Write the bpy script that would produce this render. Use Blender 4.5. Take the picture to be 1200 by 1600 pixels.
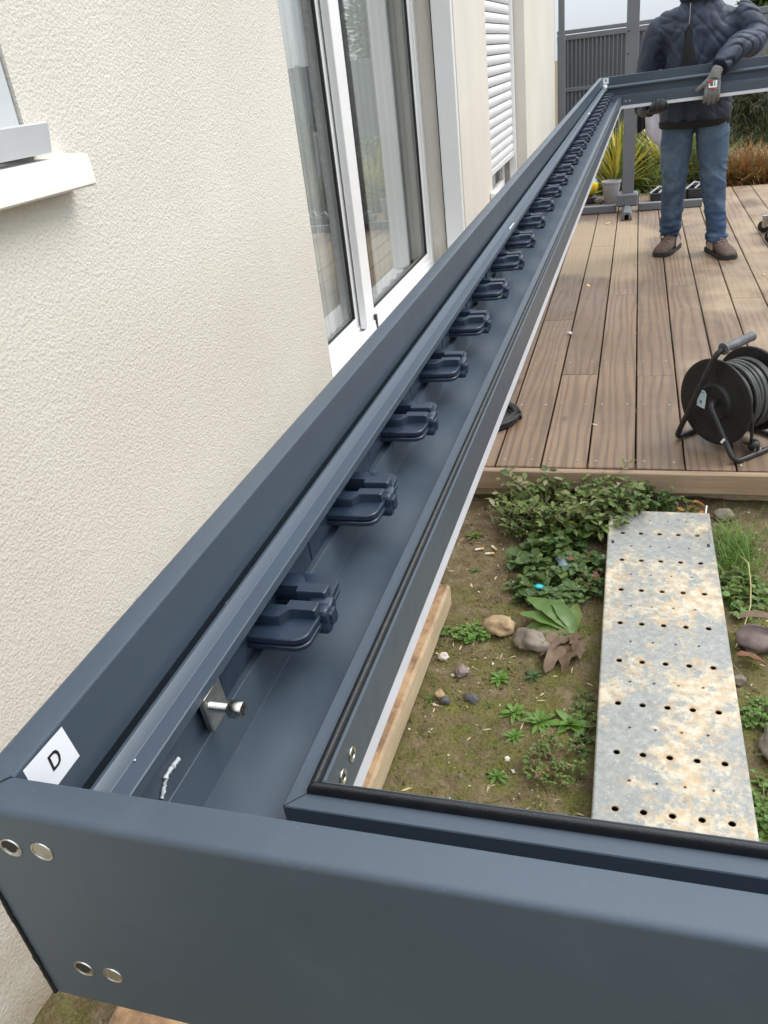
import bpy, math, random
from mathutils import Vector, Matrix, noise

random.seed(7)
S = bpy.context.scene
for o in list(bpy.data.objects):
    bpy.data.objects.remove(o)
C = S.collection

# ------------------------------------------------------------------ camera
CAM = Vector((0, 0, 1.41))
R = [[0.9584867521615446, 0.03409212222974315, -0.28309163380906577],
     [0.26283237419157984, -0.4905785151437437, 0.8308139765050759],
     [-0.11055446172647787, -0.8707298362185781, -0.479173521087233]]
cd = bpy.data.cameras.new('camera')
cam = bpy.data.objects.new('camera', cd)
C.objects.link(cam)
cd.sensor_fit = 'HORIZONTAL'
cd.sensor_width = 36
cd.lens = 36 * 1264.267 / 1200
cd.clip_start = 0.02
cd.clip_end = 500
cam.matrix_world = Matrix(((R[0][0], -R[0][1], -R[0][2], CAM.x),
                           (R[1][0], -R[1][1], -R[1][2], CAM.y),
                           (R[2][0], -R[2][1], -R[2][2], CAM.z),
                           (0, 0, 0, 1)))
S.camera = cam

# ------------------------------------------------------------------ sky, sun, exposure (overcast winter day)
SUN_EL, SUN_AZ = math.radians(50), math.radians(66)      # azimuth from +Y towards +X
w = bpy.data.worlds.new('World')
S.world = w
w.use_nodes = True
nt = w.node_tree
bg = nt.nodes['Background']
sky = nt.nodes.new('ShaderNodeTexSky')
sky.sky_type = 'NISHITA'
sky.sun_disc = False
sky.sun_elevation = SUN_EL
sky.sun_rotation = SUN_AZ
sky.air_density = 1.0
sky.dust_density = 1.5
sky.ozone_density = 2.0
# closed cloud cover over the clear sky: pale, faintly mottled, the same all round
wtc = nt.nodes.new('ShaderNodeTexCoord')
wno = nt.nodes.new('ShaderNodeTexNoise')
wno.inputs['Scale'].default_value = 2.2
wno.inputs['Detail'].default_value = 5
nt.links.new(wtc.outputs['Generated'], wno.inputs['Vector'])
wcr = nt.nodes.new('ShaderNodeValToRGB')
wcr.color_ramp.elements[0].position = .3
wcr.color_ramp.elements[1].position = .7
wcr.color_ramp.elements[0].color = (.76, .84, .95, 1)
wcr.color_ramp.elements[1].color = (.94, .98, 1.0, 1)
nt.links.new(wno.outputs['Fac'], wcr.inputs[0])
wsc = nt.nodes.new('ShaderNodeVectorMath')
wsc.operation = 'SCALE'
# an overcast sky is brightest overhead and falls to about a third at the horizon
wsp = nt.nodes.new('ShaderNodeSeparateXYZ')
nt.links.new(wtc.outputs['Generated'], wsp.inputs[0])
wmr = nt.nodes.new('ShaderNodeMapRange')
wmr.inputs['From Min'].default_value = 0
wmr.inputs['From Max'].default_value = 1
wmr.inputs['To Min'].default_value = 4.6
wmr.inputs['To Max'].default_value = 16.5
nt.links.new(wsp.outputs[2], wmr.inputs[0])
nt.links.new(wmr.outputs[0], wsc.inputs['Scale'])
nt.links.new(wcr.outputs[0], wsc.inputs[0])
wmx = nt.nodes.new('ShaderNodeMix')
wmx.data_type = 'RGBA'
wmx.inputs[0].default_value = .85
nt.links.new(sky.outputs[0], wmx.inputs[6])
nt.links.new(wsc.outputs[0], wmx.inputs[7])
nt.links.new(wmx.outputs[2], bg.inputs[0])
bg.inputs[1].default_value = 0.15
sd = bpy.data.lights.new('sun', 'SUN')
sd.energy = 1.5
sd.angle = math.radians(30)
sd.color = (1.0, 0.93, 0.84)
sun = bpy.data.objects.new('sun', sd)
C.objects.link(sun)
sdir = Vector((math.sin(SUN_AZ) * math.cos(SUN_EL), math.cos(SUN_AZ) * math.cos(SUN_EL), math.sin(SUN_EL)))
sun.rotation_euler = sdir.to_track_quat('Z', 'Y').to_euler()
sun.location = (3, 3, 6)
S.view_settings.view_transform = 'Standard'
S.view_settings.look = 'None'
S.view_settings.exposure = 0.36
S.view_settings.gamma = 1.0
S.view_settings.use_curve_mapping = False
S.cycles.max_bounces = 7
S.cycles.diffuse_bounces = 3
S.cycles.glossy_bounces = 3
S.cycles.transmission_bounces = 4
S.cycles.transparent_max_bounces = 10
S.cycles.caustics_reflective = False
S.cycles.caustics_refractive = False
S.cycles.use_adaptive_sampling = True
S.cycles.adaptive_threshold = 0.02

# ------------------------------------------------------------------ helpers
def V(*a):
    return Vector(a)

def rnd(a, b):
    return random.uniform(a, b)

def nz(x, y=0.0, z=0.0, s=1.0):
    return noise.noise(Vector((x * s, y * s, z * s)))

class MB:
    """collects shapes; build() links them as ONE mesh object"""
    def __init__(self):
        self.v, self.f, self.m = [], [], []
        self.mi = 0
    def add(self, vs, fs):
        b = len(self.v)
        self.v += [tuple(p) for p in vs]
        self.f += [[b + i for i in f] for f in fs]
        self.m += [self.mi] * len(fs)
        return self
    def box(self, c, s, M=None, ch=0.0):
        c = Vector(c)
        hx, hy, hz = s[0] / 2, s[1] / 2, s[2] / 2
        if ch > 0:
            ch = min(ch, hx * .9, hy * .9, hz * .9)
            vs, idx = [], {}
            for sx in (-1, 1):
                for sy in (-1, 1):
                    for sz in (-1, 1):
                        for k in range(3):
                            p = [sx * hx, sy * hy, sz * hz]
                            for a in range(3):
                                if a != k:
                                    p[a] -= (sx, sy, sz)[a] * ch
                            idx[(sx, sy, sz, k)] = len(vs)
                            vs.append(Vector(p))
            fs = []
            for k in range(3):
                a, b = (k + 1) % 3, (k + 2) % 3
                for s0 in (-1, 1):
                    q = []
                    for (sa, sb) in ((-1, -1), (1, -1), (1, 1), (-1, 1)):
                        t = [0, 0, 0]; t[k] = s0; t[a] = sa; t[b] = sb
                        q.append(idx[(t[0], t[1], t[2], k)])
                    fs.append(q if s0 > 0 else q[::-1])
                for sa in (-1, 1):
                    for sb in (-1, 1):
                        q = []
                        for (s0, kk) in ((-1, a), (1, a), (1, b), (-1, b)):
                            t = [0, 0, 0]; t[k] = s0; t[a] = sa; t[b] = sb
                            q.append(idx[(t[0], t[1], t[2], kk)])
                        fs.append(q if sa * sb > 0 else q[::-1])
            for sx in (-1, 1):
                for sy in (-1, 1):
                    for sz in (-1, 1):
                        q = [idx[(sx, sy, sz, k)] for k in range(3)]
                        fs.append(q if sx * sy * sz > 0 else q[::-1])
        else:
            vs = [Vector((x * hx, y * hy, z * hz)) for x in (-1, 1) for y in (-1, 1) for z in (-1, 1)]
            fs = [(0, 1, 3, 2), (4, 6, 7, 5), (0, 4, 5, 1), (2, 3, 7, 6), (0, 2, 6, 4), (1, 5, 7, 3)]
        if M is not None:
            vs = [M @ p for p in vs]
        return self.add([p + c for p in vs], fs)
    def bb(self, a, b, ch=0.0):
        return self.box([(a[i] + b[i]) / 2 for i in range(3)], [abs(b[i] - a[i]) for i in range(3)], None, ch)
    def rings(self, rs, cap=True, closed=True):
        n = len(rs[0]); vs, fs = [], []
        for r in rs:
            vs += list(r)
        for i in range(len(rs) - 1):
            for j in range(n if closed else n - 1):
                k = (j + 1) % n
                fs.append((i * n + j, i * n + k, (i + 1) * n + k, (i + 1) * n + j))
        if cap and closed:
            fs.append(tuple(range(n))[::-1])
            fs.append(tuple((len(rs) - 1) * n + j for j in range(n)))
        return self.add(vs, fs)
    def tube(self, pts, r, n=8, cap=True):
        pts = [Vector(p) for p in pts]
        rs = r if isinstance(r, (list, tuple)) else [r] * len(pts)
        out, x = [], None
        for i, p in enumerate(pts):
            t = (pts[min(i + 1, len(pts) - 1)] - pts[max(i - 1, 0)])
            t = t.normalized() if t.length > 1e-9 else Vector((0, 0, 1))
            if x is None:
                x = t.orthogonal().normalized()
            x = (x - t * x.dot(t))
            x = x.normalized() if x.length > 1e-6 else t.orthogonal().normalized()
            y = t.cross(x)
            out.append([p + (x * math.cos(a) + y * math.sin(a)) * rs[i] for a in [2 * math.pi * k / n for k in range(n)]])
        return self.rings(out, cap)
    def lathe(self, prof, o=(0, 0, 0), ax=(0, 0, 1), n=24, cap=True):
        o, ax = Vector(o), Vector(ax).normalized()
        x = ax.orthogonal().normalized(); y = ax.cross(x)
        return self.rings([[o + ax * h + (x * math.cos(a) + y * math.sin(a)) * r for a in [2 * math.pi * k / n for k in range(n)]] for (r, h) in prof], cap)
    def prism(self, poly, f0, f1):
        """2D polygon to 3D through f0 and f1"""
        return self.rings([[f0(*p) for p in poly], [f1(*p) for p in poly]])
    def blob(self, c, s, seed=0, rough=.25, n=10, m=7, M=None):
        c = Vector(c); vs, fs = [], []
        for i in range(m + 1):
            th = math.pi * i / m
            for j in range(n):
                ph = 2 * math.pi * j / n
                d = Vector((math.sin(th) * math.cos(ph), math.sin(th) * math.sin(ph), math.cos(th)))
                k = 1 + rough * noise.noise(d * 1.3 + Vector((seed * 3.1, seed * 1.7, 0))) + rough * .4 * noise.noise(d * 3 + Vector((seed, 0, seed)))
                p = Vector((d.x * s[0] * k, d.y * s[1] * k, d.z * s[2] * k))
                vs.append(c + (M @ p if M is not None else p))
        for i in range(m):
            for j in range(n):
                k = (j + 1) % n
                fs.append((i * n + j, (i + 1) * n + j, (i + 1) * n + k, i * n + k))
        return self.add(vs, fs)
    def leaf(self, base, d, up, L, W, bend=.5, seg=4, fold=.25, shape='oval', curl=0.0):
        """a leaf blade: two strips folded along the midrib, arching along its length"""
        base, d, up = Vector(base), Vector(d).normalized(), Vector(up)
        side = d.cross(up)
        side = side.normalized() if side.length > 1e-5 else d.orthogonal().normalized()
        up = side.cross(d).normalized()
        vs, fs = [], []
        p = base.copy(); ang = 0.0
        for i in range(seg + 1):
            t = i / seg
            if shape == 'oval':
                wd = W * (math.sin(math.pi * min(1, t * .93 + .05)) ** .75)
            elif shape == 'blade':
                wd = W * (1 - t) ** .6 * (.75 + .5 * min(1, t * 3)) * .8
            else:
                wd = W * math.sin(math.pi * (t * .8 + .1)) * (1 - .5 * t)
            if i == seg:
                wd *= .12
            dd = d * math.cos(ang) - up * math.sin(ang)
            uu = up * math.cos(ang) + d * math.sin(ang)
            sd_ = side * math.cos(curl * t) + uu * math.sin(curl * t)
            vs += [p - sd_ * wd / 2 + uu * fold * wd * .5, p, p + sd_ * wd / 2 + uu * fold * wd * .5]
            p = p + dd * (L / seg)
            ang += bend / seg
        for i in range(seg):
            a = i * 3
            fs += [(a, a + 1, a + 4, a + 3), (a + 1, a + 2, a + 5, a + 4)]
        return self.add(vs, fs)
    def build(self, name, mats, parent=None, smooth=35, loc=None, rot=None):
        me = bpy.data.meshes.new(name)
        me.from_pydata(self.v, [], self.f)
        if not isinstance(mats, (list, tuple)):
            mats = [mats]
        for m in mats:
            me.materials.append(m)
        if len(mats) > 1:
            for p, i in zip(me.polygons, self.m):
                p.material_index = i
        if smooth:
            for p in me.polygons:
                p.use_smooth = True
            me.set_sharp_from_angle(angle=math.radians(smooth))
        me.update()
        o = bpy.data.objects.new(name, me)
        C.objects.link(o)
        if parent is not None:
            o.parent = parent
        if loc is not None:
            o.location = loc
        if rot is not None:
            o.rotation_euler = rot
        return o

def tag(o, label=None, cat=None, group=None, kind=None):
    if label: o['label'] = label
    if cat: o['category'] = cat
    if group: o['group'] = group
    if kind: o['kind'] = kind
    return o

def thing(name, label, cat, loc=(0, 0, 0), rot=(0, 0, 0), group=None):
    o = bpy.data.objects.new(name, None)
    o.empty_display_size = .05
    C.objects.link(o)
    o.location = loc
    o.rotation_euler = rot
    return tag(o, label, cat, group)

def link_copy(src, name, parent, loc, rot=None, scale=None):
    o = bpy.data.objects.new(name, src.data if hasattr(src, 'data') else src)
    C.objects.link(o)
    o.parent = parent
    o.location = loc
    if rot: o.rotation_euler = rot
    if scale: o.scale = scale
    return o

# ------------------------------------------------------------------ materials
class Mat:
    def __init__(self, name, col=(.5, .5, .5), rough=.6, metal=0.0, spec=.5):
        self.mat = bpy.data.materials.new(name)
        self.mat.use_nodes = True
        self.nt = self.mat.node_tree
        self.b = self.nt.nodes['Principled BSDF']
        self.b.inputs['Base Color'].default_value = (*col, 1)
        self.b.inputs['Roughness'].default_value = rough
        self.b.inputs['Metallic'].default_value = metal
        self.b.inputs['Specular IOR Level'].default_value = spec
        self.tc = None
    def n(self, t, **kw):
        nd = self.nt.nodes.new('ShaderNode' + t)
        for k, v in kw.items():
            if k in nd.inputs: nd.inputs[k].default_value = v
            else: setattr(nd, k, v)
        return nd
    def l(self, a, b):
        self.nt.links.new(a, b)
    def co(self, kind='Object', scale=(1, 1, 1), loc=(0, 0, 0), rot=(0, 0, 0), rand=False):
        tc = self.n('TexCoord')
        mp = self.n('Mapping')
        mp.inputs['Scale'].default_value = scale
        mp.inputs['Location'].default_value = loc
        mp.inputs['Rotation'].default_value = rot
        src = tc.outputs[kind]
        if rand:
            oi = self.n('ObjectInfo')
            m = self.n('Math', operation='MULTIPLY'); m.inputs[1].default_value = 37.0
            self.l(oi.outputs['Random'], m.inputs[0])
            va = self.n('VectorMath', operation='ADD')
            self.l(src, va.inputs[0]); self.l(m.outputs[0], va.inputs[1])
            src = va.outputs[0]
        self.l(src, mp.inputs[0])
        return mp.outputs[0]
    def noise(self, co, scale, detail=4, rough=.55, dist=0.0):
        nd = self.n('TexNoise')
        nd.inputs['Scale'].default_value = scale
        nd.inputs['Detail'].default_value = detail
        nd.inputs['Roughness'].default_value = rough
        nd.inputs['Distortion'].default_value = dist
        self.l(co, nd.inputs['Vector'])
        return nd.outputs['Fac']
    def voro(self, co, scale, out='Distance', feature='F1'):
        nd = self.n('TexVoronoi', feature=feature)
        nd.inputs['Scale'].default_value = scale
        self.l(co, nd.inputs['Vector'])
        return nd.outputs[out]
    def ramp(self, fac, stops, interp='LINEAR'):
        nd = self.n('ValToRGB')
        cr = nd.color_ramp
        cr.interpolation = interp
        while len(cr.elements) < len(stops):
            cr.elements.new(.5)
        for e, (p, c) in zip(cr.elements, stops):
            e.position = p
            e.color = (*c, 1) if len(c) == 3 else c
        self.l(fac, nd.inputs[0])
        return nd.outputs[0]
    def g(self, fac, a, b):
        """value ramp 0..1 between a and b"""
        nd = self.n('MapRange', clamp=True)
        nd.inputs['From Min'].default_value = a
        nd.inputs['From Max'].default_value = b
        self.l(fac, nd.inputs[0])
        return nd.outputs[0]
    def mix(self, fac, a, b, mode='MIX'):
        nd = self.n('Mix', data_type='RGBA', blend_type=mode)
        for s, x in ((0, fac), (6, a), (7, b)):
            if hasattr(x, 'is_output'): self.l(x, nd.inputs[s])
            elif isinstance(x, (int, float)): nd.inputs[s].default_value = x if s == 0 else (x, x, x, 1)
            else: nd.inputs[s].default_value = (*x, 1)
        return nd.outputs[2]
    def math(self, op, a, b=0.0):
        nd = self.n('Math', operation=op)
        for i, x in ((0, a), (1, b)):
            if hasattr(x, 'is_output'): self.l(x, nd.inputs[i])
            else: nd.inputs[i].default_value = x
        return nd.outputs[0]
    def base(self, c): self.l(c, self.b.inputs['Base Color']); return self
    def rgh(self, c): self.l(c, self.b.inputs['Roughness']); return self
    def bump(self, h, strength=.5, dist=.005):
        nd = self.n('Bump')
        nd.inputs['Strength'].default_value = strength
        nd.inputs['Distance'].default_value = dist
        self.l(h, nd.inputs['Height'])
        prev = self.b.inputs['Normal']
        if prev.links:
            self.l(prev.links[0].from_socket, nd.inputs['Normal'])
        self.l(nd.outputs[0], prev)
        return self

M = {}
def simple(name, col, rough=.6, metal=0.0, var=.25, scale=30, bump=.0, bscale=200, spec=.5):
    m = Mat(name, col, rough, metal, spec)
    co = m.co(rand=True)
    a = tuple(c * (1 - var) for c in col); b = tuple(min(1, c * (1 + var)) for c in col)
    m.base(m.ramp(m.noise(co, scale), [(.3, a), (.7, b)]))
    m.rgh(m.math('ADD', m.math('MULTIPLY', m.noise(co, scale * 2.3), .25), max(0, rough - .125)))
    if bump:
        m.bump(m.noise(co, bscale, 3), bump, .002)
    M[name] = m.mat
    return m

def leafmat(name, cols, rough=.5, trans=.25, vein=True):
    m = Mat(name, cols[0], rough)
    co = m.co(rand=True)
    f = m.noise(co, 35, 3)
    f2 = m.noise(co, 7, 2)
    st = [(.25 + .5 * i / max(1, len(cols) - 1), c) for i, c in enumerate(cols)]
    m.base(m.ramp(m.mix(.5, f, f2), st))
    m.b.inputs['Subsurface Weight'].default_value = 0
    tr = m.n('BsdfTranslucent')
    m.l(m.b.inputs['Base Color'].links[0].from_socket, tr.inputs[0])
    mx = m.n('MixShader'); mx.inputs[0].default_value = trans
    out = m.nt.nodes['Material Output']
    m.l(m.b.outputs[0], mx.inputs[1]); m.l(tr.outputs[0], mx.inputs[2])
    m.l(mx.outputs[0], out.inputs[0])
    M[name] = m.mat
    return m

# render on the house wall
m = Mat('cream_render', (.6, .55, .46), .92, spec=.2)
co = m.co()
big = m.noise(co, 1.3, 3); mid = m.noise(co, 14, 3)
col = m.ramp(big, [(.3, (.685, .645, .57)), (.7, (.75, .715, .645))])
fine = m.noise(co, 215, 5, .68, .3)
pit = m.voro(co, 165)
streak = m.g(m.noise(m.co(scale=(1, 1, .12)), 3.5, 4, .6), .5, .75)
col = m.mix(m.math('MULTIPLY', streak, .10), col, (.50, .44, .34))
col = m.mix(m.math('MULTIPLY', m.g(m.noise(co, .7, 3), .45, .7), .10), col, (.60, .54, .43))
col = m.mix(m.g(fine, .27, .43), (.47, .435, .37), col)
sp = m.n('SeparateXYZ'); m.l(co, sp.inputs[0])
dirt = m.math('MULTIPLY', m.g(m.math('ADD', sp.outputs[2], m.math('MULTIPLY', mid, .5)), .75, .15), .85)
col = m.mix(dirt, col, (.33, .25, .15))
m.base(col)
m.bump(m.math('ADD', fine, m.math('MULTIPLY', pit, .6)), .55, .005)
m.bump(m.noise(co, 60, 3), .25, .004)
M['render'] = m.mat

# powder-coated anthracite aluminium
def coated(name, c, rough, bump=.12, spec=.5):
    m = Mat(name, c, rough, spec=spec)
    co = m.co()
    big = m.noise(co, 5, 4); fi = m.noise(co, 900, 2)
    m.base(m.mix(m.g(big, .35, .7), c, tuple(x * 1.16 for x in c)))
    smudge = m.g(m.noise(co, 17, 5, .65, 1.0), .52, .75)
    dust = m.g(m.noise(co, 420, 2, .5), .70, .76)
    old = m.b.inputs['Base Color'].links[0].from_socket
    m.base(m.mix(m.math('ADD', m.math('MULTIPLY', dust, .35), m.math('MULTIPLY', smudge, .05)), old, (.19, .20, .205)))
    m.rgh(m.math('ADD', m.math('MULTIPLY', smudge, .14), rough))
    m.bump(fi, bump, .0004)
    M[name] = m.mat
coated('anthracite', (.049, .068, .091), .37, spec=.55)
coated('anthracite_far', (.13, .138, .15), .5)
simple('bracket_plastic', (.019, .031, .053), .34, var=.2, scale=60, bump=.1, bscale=900)
simple('rubber', (.012, .013, .014), .42, var=.3, scale=90, bump=.2, bscale=600)
simple('steel', (.55, .53, .49), .28, 1.0, var=.15, scale=200)
simple('steel_dull', (.52, .49, .44), .40, 1.0, var=.25, scale=90)
simple('hole_dark', (.01, .01, .01), .6)
simple('light_strip', (.62, .63, .68), .35, var=.05)
simple('sticker', (.82, .83, .86), .5, var=.03)
simple('ink', (.01, .01, .012), .5)
simple('sealant', (.62, .66, .68), .5, var=.15, scale=200)
simple('sealant_black', (.01, .01, .011), .5, bump=.6, bscale=300)
simple('white_pvc', (.86, .86, .85), .35, var=.03, scale=4)
simple('white_paint', (.80, .77, .73), .6, var=.03, scale=6, bump=.08, bscale=120)
simple('grey_pvc', (.55, .57, .58), .45, var=.05, scale=8)
simple('gasket_black', (.015, .015, .016), .5)
simple('shutter_white', (.76, .76, .77), .45, var=.02, scale=5)
leafmat('curtain', [(.92, .90, .86), (.94, .93, .90)], .9, .2)
simple('room', (.80, .82, .86), .9)
simple('roof_tile', (.35, .16, .10), .8)

# window glass: mirror by Fresnel over clear
m = Mat('glass', (1, 1, 1), .02)
gl = m.n('BsdfGlossy'); gl.inputs['Roughness'].default_value = .01
tr = m.n('BsdfTransparent'); tr.inputs[0].default_value = (.93, .95, .95, 1)
lw_ = m.n('LayerWeight'); lw_.inputs[0].default_value = .5
fr_o = m.math('ADD', m.math('MULTIPLY', m.math('POWER', lw_.outputs['Facing'], 3.4), .93), .05)
mx = m.n('MixShader')
m.l(fr_o, mx.inputs[0]); m.l(tr.outputs[0], mx.inputs[1]); m.l(gl.outputs[0], mx.inputs[2])
m.l(mx.outputs[0], m.nt.nodes['Material Output'].inputs[0])
M['glass'] = m.mat

# soil with moss
m = Mat('soil', (.1, .07, .045), .95, spec=.2)
co = m.co()
n1 = m.noise(co, 2.2, 5, .6); n2 = m.noise(co, 24, 5, .65); n3 = m.noise(co, 160, 4, .7); gr = m.voro(co, 85)
base = m.ramp(n2, [(.25, (.10, .068, .038)), (.5, (.205, .148, .088)), (.75, (.34, .27, .175))])
base = m.mix(m.g(n3, .35, .7), m.mix(.45, base, (.05, .033, .02)), base)
sep = m.n('SeparateXYZ'); m.l(co, sep.inputs[0])
near = m.math('ADD', m.g(sep.outputs[1], 2.3, 1.45), m.math('MULTIPLY', n1, 1.2))
mossf = m.math('MULTIPLY', m.g(near, .52, 1.1), m.g(m.noise(co, 15, 5, .7), .36, .62))
moss = m.ramp(n3, [(.3, (.062, .070, .014)), (.7, (.185, .180, .045))])
base = m.mix(m.math('MULTIPLY', mossf, .88), base, moss)
bright = m.math('MULTIPLY', m.g(m.noise(co, 9, 3), .62, .72), mossf)
base = m.mix(m.math('MULTIPLY', bright, .6), base, (.16, .19, .03))
grit = m.math('MULTIPLY', m.g(m.voro(co, 70, 'Distance'), .22, .12), m.g(m.noise(co, 40, 2), .58, .64))
base = m.mix(grit, base, (.42, .36, .27))
m.base(base)
m.bump(m.math('ADD', n3, m.math('MULTIPLY', gr, .6)), .8, .008)
m.bump(n2, .6, .012)
M['soil'] = m.mat

# deck timber
m = Mat('deck_wood', (.2, .14, .1), .55)
co = m.co(rand=True, scale=(1, .09, 1))
cow = m.co('Generated')
tcw = m.n('NewGeometry')
wd_ = m.n('TexWave', wave_type='BANDS', bands_direction='X')
wd_.inputs['Scale'].default_value = 9
wd_.inputs['Distortion'].default_value = 16
wd_.inputs['Detail'].default_value = 2.5
wd_.inputs['Detail Scale'].default_value = .8
m.l(co, wd_.inputs['Vector'])
ring = wd_.outputs['Fac']
fib = m.noise(m.co(rand=True, scale=(1, .02, 1)), 240, 3)
oi = m.n('ObjectInfo')
tone = m.ramp(oi.outputs['Random'], [(0, (.142, .086, .050)), (.3, (.250, .160, .096)), (.5, (.180, .114, .070)), (.75, (.285, .188, .115)), (1, (.212, .138, .087))])
grain = m.mix(m.math('MULTIPLY', m.g(ring, .35, .98), .50), tone, (.060, .038, .026))
grain = m.mix(m.math('MULTIPLY', m.g(fib, .45, .75), .4), grain, (.27, .215, .165))
# knots
kv = m.n('TexVoronoi'); kv.inputs['Scale'].default_value = 3.1
m.l(m.co(rand=True, scale=(1.6, .75, 1)), kv.inputs['Vector'])
grain = m.mix(m.math('MULTIPLY', m.g(kv.outputs['Distance'], .09, .03), .7), grain, (.06, .035, .022))
pw = m.n('Mapping'); m.l(tcw.outputs['Position'], pw.inputs[0])
stain = m.noise(pw.outputs[0], 1.6, 4, .6)
grain = m.mix(m.math('MULTIPLY', m.g(stain, .42, .62), .42), grain, (.125, .088, .060))
spw = m.n('SeparateXYZ'); m.l(tcw.outputs['Position'], spw.inputs[0])
dryn = m.noise(pw.outputs[0], 2.3, 4, .6)
dry1 = m.math('MULTIPLY', m.g(m.math('ADD', spw.outputs[1], m.math('MULTIPLY', dryn, 1.2)), 5.75, 5.95), m.g(m.math('ADD', spw.outputs[1], m.math('MULTIPLY', dryn, 1.0)), 7.55, 7.3))
dry1 = m.math('MULTIPLY', dry1, m.g(m.math('ADD', spw.outputs[0], m.math('MULTIPLY', dryn, .5)), .42, .30))
dry2 = m.math('MULTIPLY', m.g(m.math('ADD', spw.outputs[0], m.math('MULTIPLY', dryn, .6)), .55, .8), m.g(m.math('ADD', spw.outputs[1], dryn), 3.6, 4.3))
dry = m.math('MAXIMUM', dry1, m.math('MULTIPLY', dry2, m.g(dryn, .38, .6)))
grain = m.mix(m.math('MULTIPLY', dry, .75), grain, m.mix(.35, grain, (.50, .39, .26)))
grain = m.mix(m.math('MULTIPLY', dry, .5), grain, (.40, .31, .205))
m.base(grain)
wetn = m.noise(pw.outputs[0], 3.1, 4)
m.rgh(m.math('ADD', m.math('MULTIPLY', dry, .3), m.math('ADD', m.math('MULTIPLY', m.g(wetn, .4, .65), .22), .46)))
m.bump(m.math('ADD', m.math('MULTIPLY', ring, -.5), fib), .35, .0025)
M['deck_wood'] = m.mat

# sawn timber
m = Mat('sawn_timber', (.4, .28, .16), .8)
co = m.co(scale=(1, .12, 1))
f = m.noise(co, 45, 4); g2 = m.noise(m.co(), 13, 5, .7)
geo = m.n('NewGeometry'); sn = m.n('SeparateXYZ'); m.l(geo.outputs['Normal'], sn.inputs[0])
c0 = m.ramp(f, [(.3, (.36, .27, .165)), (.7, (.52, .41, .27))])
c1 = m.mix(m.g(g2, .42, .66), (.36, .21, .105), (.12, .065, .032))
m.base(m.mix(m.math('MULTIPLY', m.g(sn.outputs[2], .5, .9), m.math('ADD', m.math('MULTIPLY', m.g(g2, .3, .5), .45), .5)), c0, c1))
m.bump(f, .5, .004)
M['sawn'] = m.mat

# galvanised, rust-stained steel
m = Mat('galvanised', (.36, .38, .38), .5, .1)
co = m.co()
a = m.noise(co, 4.5, 8, .68, .3); b = m.noise(co, 48, 8, .8); sp_ = m.voro(co, 26, 'Color')
zinc = m.ramp(m.noise(co, 60, 4), [(.3, (.23, .238, .225)), (.7, (.335, .34, .318))])
cream = m.g(m.math('ADD', m.math('MULTIPLY', a, .75), m.math('MULTIPLY', b, .55)), .635, .715)
rust = m.g(m.math('ADD', m.math('MULTIPLY', m.noise(co, 9, 5, .7), .7), m.math('MULTIPLY', b, .5)), .66, .78)
c = m.mix(m.math('MULTIPLY', rust, .7), zinc, (.48, .28, .13))
c = m.mix(m.math('MULTIPLY', cream, .92), c, m.mix(m.g(m.noise(co, 45, 4), .4, .65), (.60, .54, .42), (.50, .36, .21)))
speck = m.g(m.noise(co, 150, 4, .75), .60, .66)
c = m.mix(m.math('MULTIPLY', speck, .75), c, (.58, .54, .46))
sxy = m.n('SeparateXYZ'); m.l(co, sxy.inputs[0])
hu = m.math('MULTIPLY', m.math('SUBTRACT', m.math('FRACT', m.math('ADD', m.math('DIVIDE', m.math('ADD', sxy.outputs[0], .109), .0545), 10.5)), .5), .0545)
hv = m.math('MULTIPLY', m.math('SUBTRACT', m.math('FRACT', m.math('ADD', m.math('DIVIDE', m.math('SUBTRACT', sxy.outputs[1], .542), .1545), 20.5)), .5), .1545)
hd = m.math('SQRT', m.math('ADD', m.math('MULTIPLY', hu, hu), m.math('MULTIPLY', hv, hv)))
halo = m.math('MULTIPLY', m.g(m.math('ADD', hd, m.math('MULTIPLY', b, .02)), .030, .015), m.g(a, .35, .6))
c = m.mix(m.math('MULTIPLY', halo, .85), c, m.mix(m.g(m.noise(co, 70, 4), .4, .6), (.58, .50, .36), (.40, .22, .09)))
dk = m.g(m.noise(co, 75, 4, .7), .34, .27)
c = m.mix(m.math('MULTIPLY', dk, .6), c, (.10, .075, .05))
m.base(c)
m.rgh(m.math('ADD', m.math('MULTIPLY', cream, .35), .42))
m.bump(m.math('ADD', cream, m.noise(co, 300, 3)), .25, .0015)
M['galvanised'] = m.mat

simple('reel_black', (.008, .008, .0085), .55, var=.3, scale=25, bump=.15, bscale=300)
simple('cable_grey', (.065, .065, .06), .42, var=.45, scale=20)
simple('tube_black', (.018, .018, .018), .38, var=.5, scale=40)
simple('grip_grey', (.10, .10, .11), .55)
simple('label_blue', (.62, .74, .80), .5, var=.05)
simple('ink_blue', (.06, .2, .45), .5)
simple('caster_rubber', (.015, .015, .015), .5)
simple('pot_grey', (.34, .34, .35), .6, var=.1)
simple('ball_yellow', (.80, .55, .02), .35, var=.05)
simple('ball_blue', (.10, .35, .55), .35)
simple('tray_black', (.025, .026, .028), .45)
simple('pale_plastic', (.44, .43, .48), .5, var=.06, scale=6)
simple('dark_cloth', (.018, .019, .022), .95, var=.3, bump=.4, bscale=90)
simple('stone_tan', (.36, .25, .14), .85, var=.4, scale=28, bump=.6, bscale=110)
simple('stone_grey', (.20, .165, .13), .85, var=.35, scale=22, bump=.6, bscale=110)
simple('stone_dark', (.09, .085, .085), .7, var=.3, scale=40, bump=.3, bscale=160)
simple('stone_pale', (.55, .50, .42), .85, var=.2, scale=40, bump=.4)
simple('stone_purple', (.20, .15, .135), .85, var=.3, scale=25, bump=.5, bscale=120)
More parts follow.
